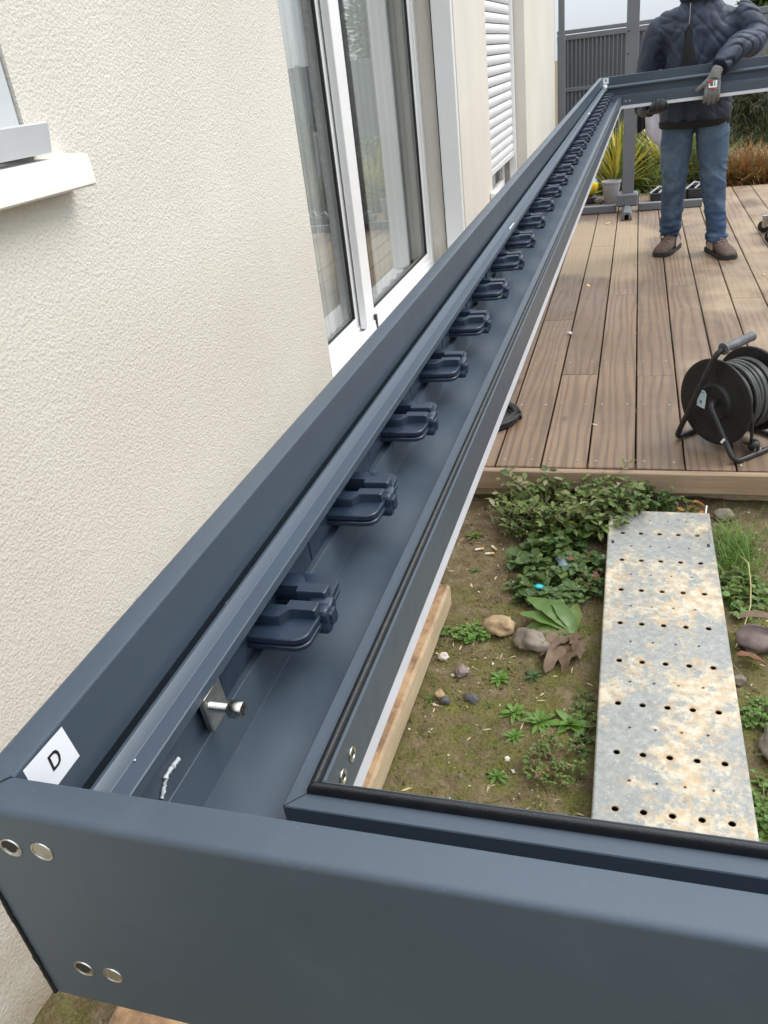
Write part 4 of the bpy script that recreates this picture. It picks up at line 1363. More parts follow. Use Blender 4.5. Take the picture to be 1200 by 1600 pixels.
# post on a cross-shaped base
post = thing('post_stand', 'tall grey post on a cross-shaped metal base behind the frame corner', 'post', (-.052, 7.34, DZ))
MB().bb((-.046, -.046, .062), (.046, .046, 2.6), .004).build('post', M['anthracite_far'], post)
MB().bb((-.085, -.080, .050), (.085, .080, .150), .012).build('collar', M['anthracite_far'], post)
MB().bb((-.62, -.028, .003), (-.086, .028, .060), .004).build('base_bar', M['anthracite_far'], post)
MB().bb((.086, -.028, .003), (.58, .028, .060), .004).build('base_bar', M['anthracite_far'], post)
MB().bb((-.028, .081, .003), (.028, .42, .060), .004).build('base_bar', M['anthracite_far'], post)
mb = MB()
u_ = [(-.045, .004), (-.030, .05), (-.018, .062), (.018, .062), (.030, .05), (.045, .004), (.018, .004), (.014, .045), (-.014, .045), (-.018, .004)]
mb.prism(u_, lambda a, b: V(a, -.081, b), lambda a, b: V(a, -.40, b))
mb.build('base_bar', M['anthracite_far'], post)
for zz in (1.15, 1.30):
    MB().lathe([(.006, 0), (.0065, .003), (.0001, .003)], (-.03, -.0462, zz), (0, -1, 0), 10, False).build('bolt', M['hole_dark'], post)

# dark cloth hanging on the post, pale plastic sheet beside it
def sheet(name, label, cat, mat, corners, nx, ny, amp, thick=.008):
    mb = MB(); vs, fs = [], []
    c = [Vector(p) for p in corners]
    for s_ in (0, 1):
        for j in range(ny + 1):
            for i in range(nx + 1):
                u, v = i / nx, j / ny
                p = c[0].lerp(c[1], u).lerp(c[3].lerp(c[2], u), v)
                p = p + V(0, amp * math.sin(u * 9 + v * 2) + amp * nz(u * 3, v * 3, amp * 50) + s_ * thick, 0)
                vs.append(p)
    q = (nx + 1) * (ny + 1)
    for j in range(ny):
        for i in range(nx):
            a = j * (nx + 1) + i
            fs += [(a, a + 1, a + nx + 2, a + nx + 1), (q + a, q + a + nx + 1, q + a + nx + 2, q + a + 1)]
    for i in range(nx):
        a = i; fs.append((a, q + a, q + a + 1, a + 1)); a = ny * (nx + 1) + i; fs.append((a, a + 1, q + a + 1, q + a))
    for j in range(ny):
        a = j * (nx + 1); fs.append((a, a + nx + 1, q + a + nx + 1, q + a)); a += nx; fs.append((a, q + a, q + a + nx + 1, a + nx + 1))
    mb.add(vs, fs)
    return tag(mb.build(name, M[mat], None, 180), label, cat)
sheet('hanging_jacket', 'dark cloth hanging on the right side of the grey post', 'jacket', 'dark_cloth', [(0.0, 7.36, 1.22), (.10, 7.36, 1.22), (.13, 7.34, .80), (.005, 7.36, .72)], 12, 20, .018, .03)
sheet('plastic_sheet', 'pale lilac plastic panel hanging behind the left hand', 'panel', 'pale_plastic', [(.050, 7.30, .98), (.185, 7.28, .98), (.190, 7.28, .60), (.07, 7.30, .72)], 10, 10, .012, .012)

# pot, ball, trays, stones along the back edge of the deck
mb = MB(); mb.lathe([(.052, 0), (.056, .004), (.078, .165), (.083, .168), (.084, .185), (.078, .186), (.074, .165), (.07, .14), (.0001, .14)], (0, 0, 0), (0, 0, 1), 28)
tag(mb.build('plant_pot', M['pot_grey'], None, 40, (-.195, 7.80, DZ)), 'empty grey tapered plant pot left of the grey post', 'pot')
ball = thing('ball', 'yellow ball with a blue patch at the back edge of the deck', 'ball', (-.395, 7.90, DZ + .055))
mb = MB(); mb.blob((0, 0, .085), (.085, .085, .085), 1, .0, 24, 14); mb.build('shell', M['ball_yellow'], ball, 180)
mb = MB()
for k in range(5):
    a = 1.2 * k; 
    mb.lathe([(.028, .0805), (.02, .0845), (.0001, .0872)], (0, 0, .085), (math.cos(a) * .8, math.sin(a) * .8 - .3, .75), 12, False)
mb.build('patch', M['ball_blue'], ball, 180)
mb = MB(); mb.lathe([(.07, 0), (.088, .01), (.09, .05), (.07, .062), (.045, .055), (.04, .02), (.0001, .02)], (0, 0, 0), (0, 0, 1), 28)
tag(mb.build('rubber_ring', M['tray_black'], None, 40, (-.395, 7.90, DZ)), 'black round stand under the yellow ball', 'stand')
def tray(label, x, y, w_, d_, rz):
    t = thing('tray', label, 'tray', (x, y, DZ), (0, 0, rz))
    MB().bb((-w_ / 2, -d_ / 2, 0), (w_ / 2, d_ / 2, .012), .003).build('base', M['tray_black'], t)
    for s_ in (-1, 1):
        MB().bb((-w_ / 2, s_ * d_ / 2 - .008, .012), (w_ / 2, s_ * d_ / 2 + .008, .085), .004).build('side', M['tray_black'], t)
        MB().bb((s_ * w_ / 2 - .008, -d_ / 2 + .009, .012), (s_ * w_ / 2 + .008, d_ / 2 - .009, .085), .004).build('side', M['tray_black'], t)
    for k in (-1, 0, 1):
        MB().tube([(k * w_ * .27 - .08, -d_ / 2, .085), (k * w_ * .27, 0, .12), (k * w_ * .27 + .08, d_ / 2, .085)], .008, 6).build('handle', M['pot_grey'], t)
tray('black tray with handles on the deck, left of the legs', .27, 7.72, .26, .22, .05)
tray('black tray with curved handles seen between the legs', .56, 7.83, .26, .24, .05)
stone('stone', 'grey stone at the deck edge between ball and pot', -.295, 7.86, (.05, .045, .04), 'stone_grey', 61, .2, -2.8)

# dolly at the right picture edge
dolly = thing('dolly', 'low wheeled dolly at the right picture edge, one caster showing', 'dolly', (1.145, 6.03, DZ))
MB().bb((-.24, -.22, .118), (.31, .22, .140), .004).build('platform', M['sawn'], dolly)
def caster(x, y, rz):
    Rz_ = Matrix.Rotation(rz, 3, 'Z')
    def P(a, b, c): return Vector((x, y, 0)) + Rz_ @ Vector((a, b, c))
    mb = MB()
    mb.box(P(0, 0, .113), (.085, .07, .008), Rz_, .002)
    mb.lathe([(.026, .094), (.026, .109)], P(0, 0, 0), (0, 0, 1), 18)
    for s_ in (-1, 1):
        mb.box(P(.012, s_ * .020, .068), (.05, .003, .06), Rz_, .001)
    mb.box(P(.008, 0, .0945), (.05, .043, .004), Rz_, .001)
    cf = mb.build('caster_fork', M['steel'], dolly, 30)
    wm = MB(); ax = Rz_ @ Vector((0, 1, 0))
    wm.lathe([(.012, -.014), (.034, -.014), (.038, -.012), (.0405, -.006), (.0405, .006), (.038, .012), (.034, .014), (.012, .014)], P(.022, 0, .0405), ax, 28)
    wm.build('wheel', M['caster_rubber'], cf, 40)
    MB().lathe([(.008, -.024), (.008, .024)], P(.022, 0, .0405), ax, 12).build('axle', M['steel_dull'], cf)
for (x, y, a) in ((-.27, -.17, 2.6), (.27, -.17, .4), (-.27, .17, 3.0), (.27, .17, .1)):
    caster(x, y, a)

# ================================================================== GARDEN BEHIND THE DECK
def gh(x, y):
    return .10 + ground_h(x, y) * .2
tb2 = MB()
for k in range(1400):
    x, y = rnd(.75, 3.2), rnd(10.2, 10.75) 
    x += (y - 10.4) * .2
    s = rnd(.02, .045)
    tb2.add([V(x, y, .1 + rnd(0, .05)) + Matrix.Rotation(rnd(0, 6), 3, V(rnd(-1, 1), rnd(-1, 1), 1)) @ (q * s * rnd(.7, 1.2)) for q in (V(1, 0, 0), V(0, 1, 0), V(-1, 0, 0), V(0, -1, 0), V(0, 0, .8), V(0, 0, -.8))],
           [(0, 1, 4), (1, 2, 4), (2, 3, 4), (3, 0, 4), (1, 0, 5), (2, 1, 5), (3, 2, 5), (0, 3, 5)])
tag(tb2.build('white_gravel', M['white_gravel'], None, 60), 'bed of white gravel at the right behind the orange grass', 'gravel', kind='stuff')
lw = MB()
for i in range(16000):
    x, y = (rnd(-1.0, 4.5), rnd(10.5, 11.95)) if i < 9000 else (rnd(3.3, 9.5), rnd(1.0, 11.9))
    if y < 10.85 and x > .6: continue
    a = rnd(0, 6.28); e2 = rnd(.8, 1.5)
    lw.leaf((x, y, .09), V(math.cos(a) * math.cos(e2), math.sin(a) * math.cos(e2), math.sin(e2)), V(0, 0, 1), rnd(.06, .14), .014, rnd(.2, 1), 2, .2, 'blade')
tag(lw.build('lawn', M['grass_green'], None, 180), 'green lawn in front of the grey fence', 'grass', kind='stuff')

def spiky(name, label, x, y, n, L, mats, W=.03, el=(.15, 1.5), bend=(.3, .9), z=.09, cat='plant', rx=.04, wts=None, seg=5):
    t = thing(name, label, cat, (x, y, z))
    mb = MB()
    for i in range(n):
        a = rnd(0, 6.28); e2 = rnd(*el)
        mb.mi = random.choices(range(len(mats)), wts)[0] if wts else random.randrange(len(mats))
        mb.leaf((rnd(-rx, rx), rnd(-rx, rx), rnd(0, .03)), V(math.cos(a) * math.cos(e2), math.sin(a) * math.cos(e2), math.sin(e2)), V(0, 0, 1), L * rnd(.65, 1.1), W * rnd(.7, 1.2), rnd(*bend), seg, .35, 'blade')
    mb.build('leaves', [M[q] for q in mats], t, 180)
    st_ = MB(); st_.lathe([(.05, -.03), (.045, .03), (.02, .09)], (0, 0, 0), (0, 0, 1), 10); st_.build('stem', M['bark'], t)
    return t
spiky('yucca', 'spiky yellow-green yucca behind the grey pot', -.16, 8.62, 260, .70, ['yucca_leaf', 'yucca_leaf', 'shrub_leaf'], .036, (.25, 1.52), (.1, .8))
spiky('yucca', 'spiky yellow yucca behind the post and the left leg', .30, 8.95, 200, .70, ['yucca_leaf', 'yucca_leaf', 'shrub_leaf'], .034, (.4, 1.2), (.2, .9))
spiky('ornamental_grass', 'drooping green grass at the deck edge left of the left leg', .10, 8.45, 420, .42, ['grass_olive', 'shrub_leaf', 'grass_green'], .011, (.3, 1.4), (.6, 2.0), rx=.16)
spiky('ornamental_grass', 'olive grass tuft seen between the legs', .52, 8.75, 620, .62, ['grass_olive', 'grass_olive', 'shrub_leaf'], .012, (.6, 1.5), (.3, 1.4), rx=.18)
spiky('ornamental_grass', 'low green grass under the yucca leaves by the pot', -.33, 8.40, 260, .30, ['shrub_leaf', 'grass_olive'], .012, (.3, 1.3), (.5, 1.8), rx=.14)
for (x, y, L, lab) in ((.88, 8.62, .42, 'orange tussock grass at the deck edge right beside the right leg'), (1.12, 8.60, .44, 'orange tussock grass, middle one of the row at the right'), (1.40, 8.55, .44, 'orange tussock grass at the outer right of the row')):
    spiky('tussock_grass', lab, x, y, 620, L, ['grass_orange', 'grass_orange', 'grass_olive'], .010, (.5, 1.5), (.4, 1.6), rx=.15)

def bush(name, label, x, y, z, rx, ry, rz_, n, mats, L=(.03, .06), W=.5, cat='shrub', shape='oval', trunk=.03, hollow=.35, lobes=5, blade_up=0.0):
    t = thing(name, label, cat, (x, y, z))
    lf = MB(); tr_ = MB()
    tr_.tube([(0, 0, -.05), (.01, .0, rz_ * .4), (.0, .01, rz_ * 1.2)], [trunk, trunk * .8, trunk * .4], 8)
    cs = []
    for k in range(lobes):
        a = rnd(0, 6.28); h_ = rnd(.3, 1.75)
        wr = math.sqrt(max(.05, 1 - (h_ - 1) ** 2))
        cs.append((V(math.cos(a) * rx * .45 * wr, math.sin(a) * ry * .45 * wr, rz_ * h_), rnd(.45, .62)))
        tr_.tube([(0, 0, rz_ * h_ * .35), cs[-1][0] * .6 + V(0, 0, rz_ * h_ * .25), cs[-1][0]], [trunk * .5, trunk * .35, trunk * .15], 5)
    for i in range(n):
        c, s_ = random.choice(cs)
        d = V(random.gauss(0, 1), random.gauss(0, 1), random.gauss(0, 1)).normalized()
        r_ = (hollow + (1 - hollow) * rnd(0, 1) ** .6) * (1 + .25 * nz(d.x * 2, d.y * 2, d.z * 2 + c.x))
        p = c + V(d.x * rx * s_, d.y * ry * s_, d.z * rz_ * s_) * r_
        dd = (d + V(rnd(-.7, .7), rnd(-.7, .7), rnd(-.5, .7) + blade_up))
        l_ = rnd(*L)
        lf.mi = random.randrange(len(mats))
        lf.leaf(p, dd, V(rnd(-.5, .5), rnd(-.5, .5), 1), l_, l_ * W * rnd(.7, 1.3), rnd(.1, .9), 2, .3, shape)
    lf.build('crown', [M[q] for q in mats], t, 180)
    tr_.build('trunk', M['bark'], t, 80)
    return t
bush('shrub', 'leafy green shrub behind the grey post', .06, 8.80, .10, .26, .24, .17, 2600, ['shrub_leaf', 'shrub_leaf', 'grass_olive'], (.03, .055), .45)
bush('conifer', 'dark feathery conifer right of the person below the far beam', 1.12, 9.75, .12, .44, .42, .52, 9000, ['conifer_leaf', 'conifer_leaf', 'grass_olive'], (.05, .11), .14, 'tree', 'blade', .05, .3, 9, .5)
bush('shrub', 'bright green shrub at the right picture edge in front of the fence', 1.85, 11.2, .10, .5, .35, .28, 3000, ['leaf_bright', 'shrub_leaf'], (.05, .09), .4)
bush('tree', 'pale green tree rising behind the grey fence at the upper right', 1.95, 15.5, .1, .55, .6, 1.25, 5000, ['tree_leaf', 'shrub_leaf'], (.10, .2), .5, 'tree', 'oval', .12, .3, 9)
bush('hedge_shrub', 'olive shrub seen low between fence and person', .55, 10.4, .10, .5, .3, .30, 2600, ['shrub_leaf', 'grass_olive'], (.04, .08), .4)
bush('shrub', 'dull green shrub at the foot of the ribbed fence', -.45, 11.0, .10, .5, .3, .22, 2200, ['shrub_leaf', 'conifer_leaf'], (.04, .08), .4)

# ================================================================== THE PERSON
PB = Vector((.36, 5.72, DZ))
person = thing('person', 'person in dark padded jacket, jeans and work gloves holding the far beam', 'person', PB)
simple('jacket_navy', (.021, .030, .053), .62, var=.25, scale=14, bump=.25, bscale=260)
simple('jacket_lining', (.010, .010, .012), .85)
simple('sweater', (.012, .012, .013), .9, bump=.4, bscale=200)
simple('skin', (.45, .26, .18), .5, var=.1)
simple('hair', (.05, .035, .025), .7, var=.3, bump=.5, bscale=150)
simple('glove_grey', (.16, .155, .145), .85, var=.3, scale=120, bump=.5, bscale=700)
simple('glove_palm', (.012, .012, .012), .6, var=.3, bump=.3, bscale=400)
simple('patch_red', (.5, .03, .05), .6); simple('patch_white', (.75, .75, .76), .6); simple('patch_green', (.05, .22, .14), .6)
simple('shoe_brown', (.095, .062, .045), .75, var=.35, scale=60, bump=.5, bscale=300)
simple('shoe_pale', (.34, .28, .22), .8, var=.3, scale=60)
simple('shoe_sole', (.018, .017, .016), .7)
simple('lace', (.25, .16, .13), .8)
simple('metal_zip', (.35, .35, .36), .4, 1.0)
m = Mat('denim', (.06, .1, .18), .85, spec=.2)
co = m.co()
dn = m.noise(co, 7, 6, .68, .5); dw = m.noise(co, 650, 2)
sepd = m.n('SeparateXYZ'); m.l(co, sepd.inputs[0])
fade = m.g(m.math('ADD', sepd.outputs[2], m.math('MULTIPLY', dn, .3)), .15, .75)
c = m.mix(fade, (.030, .060, .130), (.090, .138, .200))
c = m.mix(m.math('MULTIPLY', m.g(dn, .5, .68), .8), c, (.175, .235, .310))
c = m.mix(m.math('MULTIPLY', dw, .4), c, (.03, .045, .08))
m.base(c); m.bump(dw, .3, .0006)
M['denim'] = m.mat

def ellring(c, rx, ry, axis=None, n=20, tw=0.0, fold=0.0, seed=0):
    c = Vector(c)
    if axis is None:
        X, Y = V(1, 0, 0), V(0, 1, 0)
    else:
        t = Vector(axis).normalized()
        X = t.cross(V(0, 1, .001)); X = X.normalized() if X.length > .05 else t.orthogonal().normalized()
        Y = t.cross(X)
    return [c + X * math.cos(a) * rx * (1 + fold * nz(math.cos(a) * 2, math.sin(a) * 2, seed)) + Y * math.sin(a) * ry * (1 + fold * nz(math.cos(a) * 2, math.sin(a) * 2, seed)) for a in [2 * math.pi * k / n + tw for k in range(n)]]

def limb(mb, pts, radii, sub=4, n=18, puff=0.0, per=.05):
    """tapered limb through the joints, resampled; puff swells it between quilt seams"""
    P = [Vector(p) for p in pts]; rs_, dist = [], 0.0
    cen, rad = [], []
    for i in range(len(P) - 1):
        for k in range(sub):
            t = k / sub; t2 = t
            p0, p1 = P[max(i - 1, 0)], P[i]; p2, p3 = P[i + 1], P[min(i + 2, len(P) - 1)]
            c = .5 * ((2 * p1) + (p2 - p0) * t + (2 * p0 - 5 * p1 + 4 * p2 - p3) * t * t + (3 * p1 - p0 - 3 * p2 + p3) * t ** 3)
            cen.append(c); rad.append(radii[i] * (1 - t) + radii[i + 1] * t)
    cen.append(P[-1]); rad.append(radii[-1])
    if puff:
        rr = []
        for i, r in enumerate(rad):
            if i: dist += (cen[i] - cen[i - 1]).length
            rr.append(r * (1 + puff * abs(math.sin(math.pi * dist / per)) - puff * .5))
        rad = rr
    mb.tube(cen, rad, n)
    return mb

def remesh(mb, name, mats, parent, voxel, sm=4, fn=None, off=PB):
    mb.v = [tuple(Vector(p) - off) for p in mb.v]
    o = mb.build(name, mats, parent, 0)
    md = o.modifiers.new('r', 'REMESH'); md.mode = 'VOXEL'; md.voxel_size = voxel
    if sm:
        ms = o.modifiers.new('s', 'SMOOTH'); ms.iterations = sm; ms.factor = .5
    dg = bpy.context.evaluated_depsgraph_get()
    dg.update()
    me = bpy.data.meshes.new_from_object(o.evaluated_get(dg))
    o.modifiers.clear()
    old = o.data
    o.data = me
    bpy.data.meshes.remove(old)
    me.name = name
    if fn:
        nrm = [v.normal.copy() for v in me.vertices]
        for v, nn in zip(me.vertices, nrm):
            v.co = v.co + nn * fn(v.co + off)
    me.materials.clear()
    me.materials.append(mats)
    for p in me.polygons: p.use_smooth = True
    return o

# body (continuous, mostly under the clothes)
bd = MB()
bd.rings([ellring(c, rx, ry) for c, rx, ry in (((.335, 5.75, .90), .15, .11), ((.335, 5.74, 1.1), .14, .11), ((.335, 5.72, 1.3), .16, .115), ((.335, 5.71, 1.46), .14, .09), ((.335, 5.70, 1.53), .07, .065), ((.335, 5.685, 1.60), .056, .06))])
bd.rings([ellring(c, rx, ry) for c, rx, ry in (((.335, 5.655, 1.575), .035, .035), ((.335, 5.650, 1.60), .055, .065), ((.335, 5.655, 1.64), .066, .083), ((.335, 5.665, 1.69), .073, .094), ((.335, 5.675, 1.74), .074, .096), ((.335, 5.68, 1.78), .062, .083), ((.335, 5.68, 1.805), .03, .04))])
bd.blob((.335, 5.565, 1.668), (.012, .020, .02), 1, .05)
bd.blob((.335, 5.577, 1.628), (.022, .012, .008), 2, .05)
for s_ in (-1, 1):
    bd.blob((.335 + s_ * .073, 5.68, 1.675), (.009, .018, .028), 3, .05)
    bd.blob((.335 + s_ * .028, 5.583, 1.705), (.022, .010, .008), 4, .05)
remesh(bd, 'body', M['skin'], person, .009, 5)
hr = MB()
hr.rings([ellring(c, rx, ry) for c, rx, ry in (((.335, 5.735, 1.63), .055, .045), ((.335, 5.715, 1.68), .081, .075), ((.335, 5.700, 1.74), .084, .092), ((.335, 5.69, 1.79), .072, .09), ((.335, 5.69, 1.82), .04, .05))])
remesh(hr, 'hair', M['hair'], person, .009, 3, lambda p: .004 * nz(p.x * 60, p.y * 60, p.z * 20))
for s_ in (-1, 1):
    mb = MB(); mb.blob(V(.335 + s_ * .028, 5.578, 1.690) - PB, (.011, .006, .006), 6, 0); mb.build('eye', M['patch_white'], person, 180)

# jacket
jk = MB()
tors = [((.335, 5.735, .905), .196, .132), ((.335, 5.735, .92), .206, .142), ((.335, 5.735, .97), .208, .148), ((.335, 5.730, 1.06), .202, .148), ((.335, 5.725, 1.17), .202, .150), ((.335, 5.72, 1.29), .210, .148),
        ((.33, 5.715, 1.40), .222, .146), ((.33, 5.71, 1.475), .195, .120), ((.33, 5.705, 1.53), .120, .100), ((.33, 5.70, 1.575), .098, .098), ((.33, 5.70, 1.60), .090, .092)]
jk.rings([ellring(c, rx, ry, n=28) for c, rx, ry in tors])
JL = [(.50, 5.72, 1.45), (.575, 5.70, 1.40), (.615, 5.665, 1.335), (.592, 5.595, 1.300), (.535, 5.510, 1.298), (.480, 5.435, 1.265), (.425, 5.372, 1.205)]
limb(jk, JL, [.094, .088, .080, .076, .069, .062, .054], 4, 18)
JR = [(.20, 5.72, 1.43), (.115, 5.72, 1.405), (.060, 5.735, 1.28), (.048, 5.735, 1.17), (.040, 5.675, 1.08), (.030, 5.580, 1.015)]
limb(jk, JR, [.094, .086, .074, .070, .062, .050], 4, 18)
def ridge(x, y, z):
    return max(0, 1 - abs(nz(x, y, z)) * 3.2) ** 1.5
def jfold(p):
    x, y, z = p
    q = 0.0
    # quilted puffs across the left sleeve, soft creases elsewhere
    def sm(t): t = max(0, min(1, t)); return t * t * (3 - 2 * t)
    wl = sm((x - .50) / .06) * sm((z - 1.16) / .06)
    if x > .40: wl = max(wl, sm((5.56 - y) / .05))
    wr = sm((.125 - x) / .05)
    d = (p - Vector((.50, 5.72, 1.45)))
    s_ = d.x * .2 + (5.72 - y) * .95 + (1.45 - z) * .75
    q -= wl * .013 * max(0, 1 - 1.7 * abs(math.sin(math.pi * s_ / .062 + 3.2 * nz(x * 7, y * 7, z * 7)))) ** 1.3 * (.5 + 1.2 * abs(nz(x * 5, y * 5, z * 5 + 2)))
    q -= wr * .008 * ridge(x * 6, y * 6, z * 9)
    k = 1 - max(wl, wr) * .7
    q += k * (.008 * nz(x * 6 + z * 4, y * 5, z * 4) - .011 * ridge(x * 9 - z * 5, y * 7, z * 5 + 4) - .007 * ridge(x * 15 + z * 10, y * 10, z * 7 + 9) + .0015 * nz(x * 40, y * 40, z * 24))
    # dip along the front zip
    if y < 5.66 and z > .9:
        q -= .010 * math.exp(-((x - .262) / .012) ** 2)
    return q
remesh(jk, 'jacket', M['jacket_navy'], person, .0065, 6, jfold)
# dark sweater showing in the open front, zip, collar, cuffs, hem
mb = MB()
mb.rings([ellring(V(*c) - PB, rx, ry, n=14) for c, rx, ry in (((.290, 5.614, 1.10), .075, .052), ((.283, 5.612, 1.22), .056, .050), ((.272, 5.614, 1.33), .030, .048), ((.264, 5.618, 1.42), .006, .042))])
mb.build('sweater', M['sweater'], person, 60)
mb = MB(); mb.tube([V(.264, 5.568, 1.53) - PB, V(.264, 5.564, 1.48) - PB, V(.263, 5.566, 1.43) - PB], .0025, 6); mb.build('zip', M['metal_zip'], person)
mb = MB(); mb.rings([ellring(V(*c) - PB, rx, ry, n=20) for c, rx, ry in (((.325, 5.70, 1.545), .115, .115), ((.32, 5.69, 1.585), .112, .112), ((.32, 5.69, 1.615), .098, .098), ((.32, 5.69, 1.60), .085, .085))], cap=False)
mb.build('collar', M['jacket_lining'], person, 60)
mb = MB(); mb.rings([ellring(V(*c) - PB, rx, ry, n=28) for c, rx, ry in (((.335, 5.735, .888), .196, .132), ((.335, 5.735, .894), .204, .140), ((.335, 5.735, .925), .207, .145), ((.335, 5.735, .932), .196, .13))])
mb.build('hem', M['jacket_lining'], person, 60)

# jeans
jn = MB()
def leg(hip, knee, ank, s_):
    limb(jn, [hip, hip.lerp(knee, .5) + V(s_ * .004, -.008, 0), knee, knee.lerp(ank, .45) + V(0, .012, 0), ank, ank + V(0, 0, -.04)], [.092, .094, .076, .068, .060, .064], 6, 20)
KL, AL = V(.462, 5.690, .60), V(.505, 5.665, .265)
KR, AR = V(.236, 5.735, .60), V(.236, 5.835, .265)
leg(V(.422, 5.745, .985), KL, AL, 1)
leg(V(.248, 5.750, .985), KR, AR, -1)
jn.rings([ellring(c, rx, ry, n=24) for c, rx, ry in (((.335, 5.747, .945), .150, .10), ((.335, 5.745, .965), .182, .120), ((.335, 5.742, 1.0), .185, .130), ((.335, 5.74, 1.04), .17, .12))])
def jfo(p):
    x, y, z = p
    q = .002 * nz(x * 22, y * 22, z * 14) + .006 * nz(x * 6 + 2, y * 6, z * 6)
    low = max(0, min(1, (.50 - z) / .18))
    q += low * (.013 * ridge(x * 5, y * 5, z * 15 + 3) + .007 * ridge(x * 9, y * 9, z * 24 + 8) - .005)
    kn = math.exp(-((z - .62) / .09) ** 2)
    q += kn * (.010 * ridge(x * 8 + z * 7, y * 6, z * 13) - .003)
    up = max(0, min(1, (z - .72) / .12))
    q += up * (.008 * ridge(x * 7 - z * 6, y * 6, z * 7 + 7) - .002)
    return q
remesh(jn, 'jeans', M['denim'], person, .0058, 5, jfo)

# shoes
def shoe(ax, ay, yaw, mirror):
    root_ = V(ax, ay, DZ)
    Rz_ = Matrix.Rotation(yaw, 3, 'Z')
    def P(x, y, z): return root_ + Rz_ @ V(x * mirror * 1.12, y * 1.12, z * 1.08) - PB
    # stations from heel (+y) to toe (-y): y, half width, top height, centre shift
    stn = [(.085, .026, .075, 0), (.075, .034, .092, 0), (.045, .038, .105, 0), (.010, .039, .110, 0), (-.030, .041, .094, .001), (-.075, .046, .078, .003), (-.120, .049, .064, .004), (-.155, .046, .055, .004), (-.180, .036, .043, .003), (-.193, .020, .032, .002)]
    mb = MB(); rs_ = []
    for (y, hw, h, cs) in stn:
        r_ = []
        for k in range(16):
            a = 2 * math.pi * k / 16
            sx = math.copysign(abs(math.cos(a)) ** .75, math.cos(a)); sz = math.copysign(abs(math.sin(a)) ** .8, math.sin(a))
            taper = 1 - .30 * max(0, sz) ** 1.3
            r_.append(P(cs + hw * sx * taper, y, .018 + (h - .018) / 2 * (1 + sz)))
        rs_.append(r_ if mirror > 0 else r_[::-1])
    mb.rings(rs_)
    up = mb.build('shoe', M['shoe_brown'], person, 60)
    mb = MB(); rs_ = []
    for (y, hw, h, cs) in stn:
        w_ = hw + .005
        r_ = [P(cs - w_, y * 1.03, .001), P(cs + w_, y * 1.03, .001), P(cs + w_ * 1.02, y * 1.03, .016), P(cs + w_ * .96, y * 1.03, .026), P(cs - w_ * .96, y * 1.03, .026), P(cs - w_ * 1.02, y * 1.03, .016)]
        rs_.append(r_ if mirror > 0 else r_[::-1])
    mb.rings(rs_)
    mb.build('sole', M['shoe_sole'], up, 50)
    mb = MB(); rs_ = []
    for (y, hw, h, cs) in stn[6:]:
        r_ = []
        for k in range(9):
            a = math.pi * k / 8
            r_.append(P(cs + (hw + .003) * math.cos(a), y - .002, .024 + (h * .66 - .02) * math.sin(a) ** .8))
        rs_.append(r_)
    mb.rings(rs_, cap=False, closed=False)
    mb.build('toe_cap', M['shoe_sole'], up, 60)
    mb = MB()
    for s_ in (-1, 1):
        mb.add([P(s_ * .0425, .045, .034), P(s_ * .0475, -.03, .032), P(s_ * .0515, -.075, .034), P(s_ * .046, -.060, .060), P(s_ * .038, -.015, .088), P(s_ * .0365, .025, .080)], [(0, 1, 2, 3, 4, 5)])
    mb.build('side_panel', M['shoe_pale'], up, 0)
    mb = MB()
    for k in range(5):
        y = -.015 - k * .018; h = .106 - k * .0085
        mb.tube([P(-.024, y, h - .006), P(0, y - .004, h + .005), P(.024, y, h - .006)], .0042, 5)
    mb.build('lace', M['lace'], up, 60)
shoe(.512, 5.66, .30, 1)
shoe(.245, 5.825, -.34, -1)

# gloved hands: palm, four unequal fingers and thumb as one surface each
def hand(name, parts, mat, voxel=.0034):
    mb = MB()
    for kind, a in parts:
        if kind == 'finger': limb(mb, a[0], a[1], 4, 10)
        else: mb.blob(*a)
    return remesh(mb, name, mat, person, voxel, 3, lambda p: .0007 * nz(p.x * 160, p.y * 160, p.z * 160))
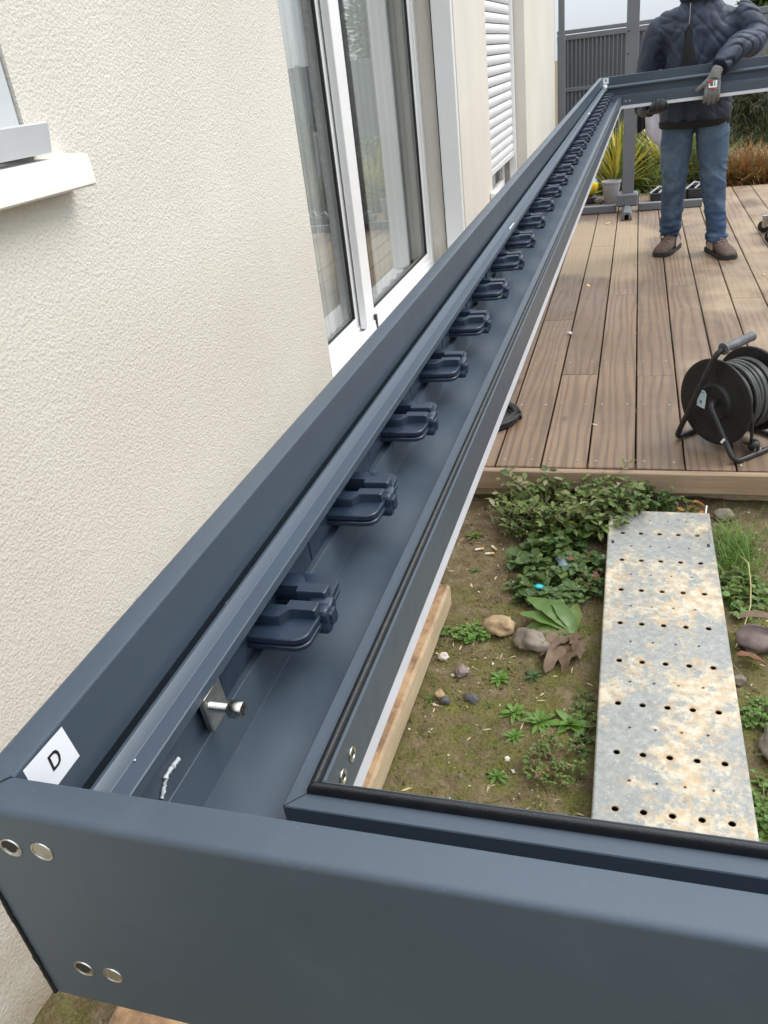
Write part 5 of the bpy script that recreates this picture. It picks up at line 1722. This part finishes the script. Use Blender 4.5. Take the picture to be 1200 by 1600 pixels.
# near hand: back of the hand to the camera, fingers down over the inner face of the beam
yf = 5.322
palm = [('blob', ((.392, yf + .002, 1.128), (.044, .017, .050), 3, .08, 18, 12)), ('blob', ((.400, yf + .008, 1.160), (.034, .020, .030), 4, .05, 16, 10))]
fg = []
for k, (x0, x1, z1) in enumerate(((.362, .356, 1.048), (.382, .379, 1.040), (.402, .402, 1.041), (.421, .424, 1.052))):
    fg.append(('finger', ([(x0, yf, 1.115), (x0 * .6 + x1 * .4, yf - .010, 1.090), (x1 * .8 + x0 * .2, yf - .008, 1.066), (x1, yf + .004, z1), (x1, yf + .020, z1 - .008)], [.0125, .0120, .0110, .0102, .009])))
fg.append(('finger', ([(.366, yf + .002, 1.145), (.344, yf - .004, 1.128), (.324, yf - .002, 1.112), (.308, yf + .002, 1.100)], [.0150, .0130, .0112, .0092])))
fg.append(('finger', ([(.398, yf + .006, 1.150), (.405, yf + .016, 1.178), (.417, 5.352, 1.200)], [.030, .030, .031])))
hand('glove', palm + fg, M['glove_grey'])
pm = MB()
def patch(x0, x1, z0, z1, d=.0): return [V(x0, yf - .0185 - d, z0) - PB, V(x1, yf - .0185 - d, z0) - PB, V(x1, yf - .0150 - d, z1) - PB, V(x0, yf - .0150 - d, z1) - PB]
def pq(x0, x1, z0, z1, mat, d=0.0):
    q = MB(); q.add(patch(x0, x1, z0, z1, d), [(0, 1, 2, 3)])
    for dx in (0,):
        q.build('glove_print', M[mat], person, 0)
pq(.372, .388, 1.134, 1.150, 'patch_red', .002)
pq(.371, .378, 1.112, 1.133, 'patch_white', .0035)
pq(.378, .414, 1.112, 1.1185, 'patch_white', .0035)
pq(.392, .399, 1.119, 1.146, 'patch_white', .002)
pq(.399, .404, 1.126, 1.146, 'patch_green', .002)
pq(.404, .414, 1.119, 1.146, 'patch_white', .002)
pq(.385, .413, 1.104, 1.108, 'patch_red', .004)
# far hand: palm up under the beam, fingers hooked in front of its lower edge
zb = 1.028
palm = [('blob', ((.098, 5.385, zb - .010), (.048, .050, .017), 5, .08, 18, 12))]
fg = []
for k, (x0, z1) in enumerate(((.066, 1.068), (.087, 1.078), (.108, 1.080), (.128, 1.072))):
    fg.append(('finger', ([(x0, 5.365, zb - .008), (x0 + .004, 5.330, zb - .004), (x0 + .010, 5.313, zb + .014), (x0 + .018, 5.318, z1 - .012), (x0 + .022, 5.326, z1)], [.0130, .0120, .0112, .0105, .009])))
fg.append(('finger', ([(.140, 5.400, zb - .006), (.152, 5.370, zb), (.156, 5.345, zb + .012), (.154, 5.330, zb + .026)], [.0150, .0130, .0115, .0095])))
fg.append(('finger', ([(.075, 5.41, zb - .012), (.045, 5.48, 1.012), (.030, 5.56, 1.012)], [.030, .031, .034])))
hand('glove', palm + fg, M['glove_palm'])
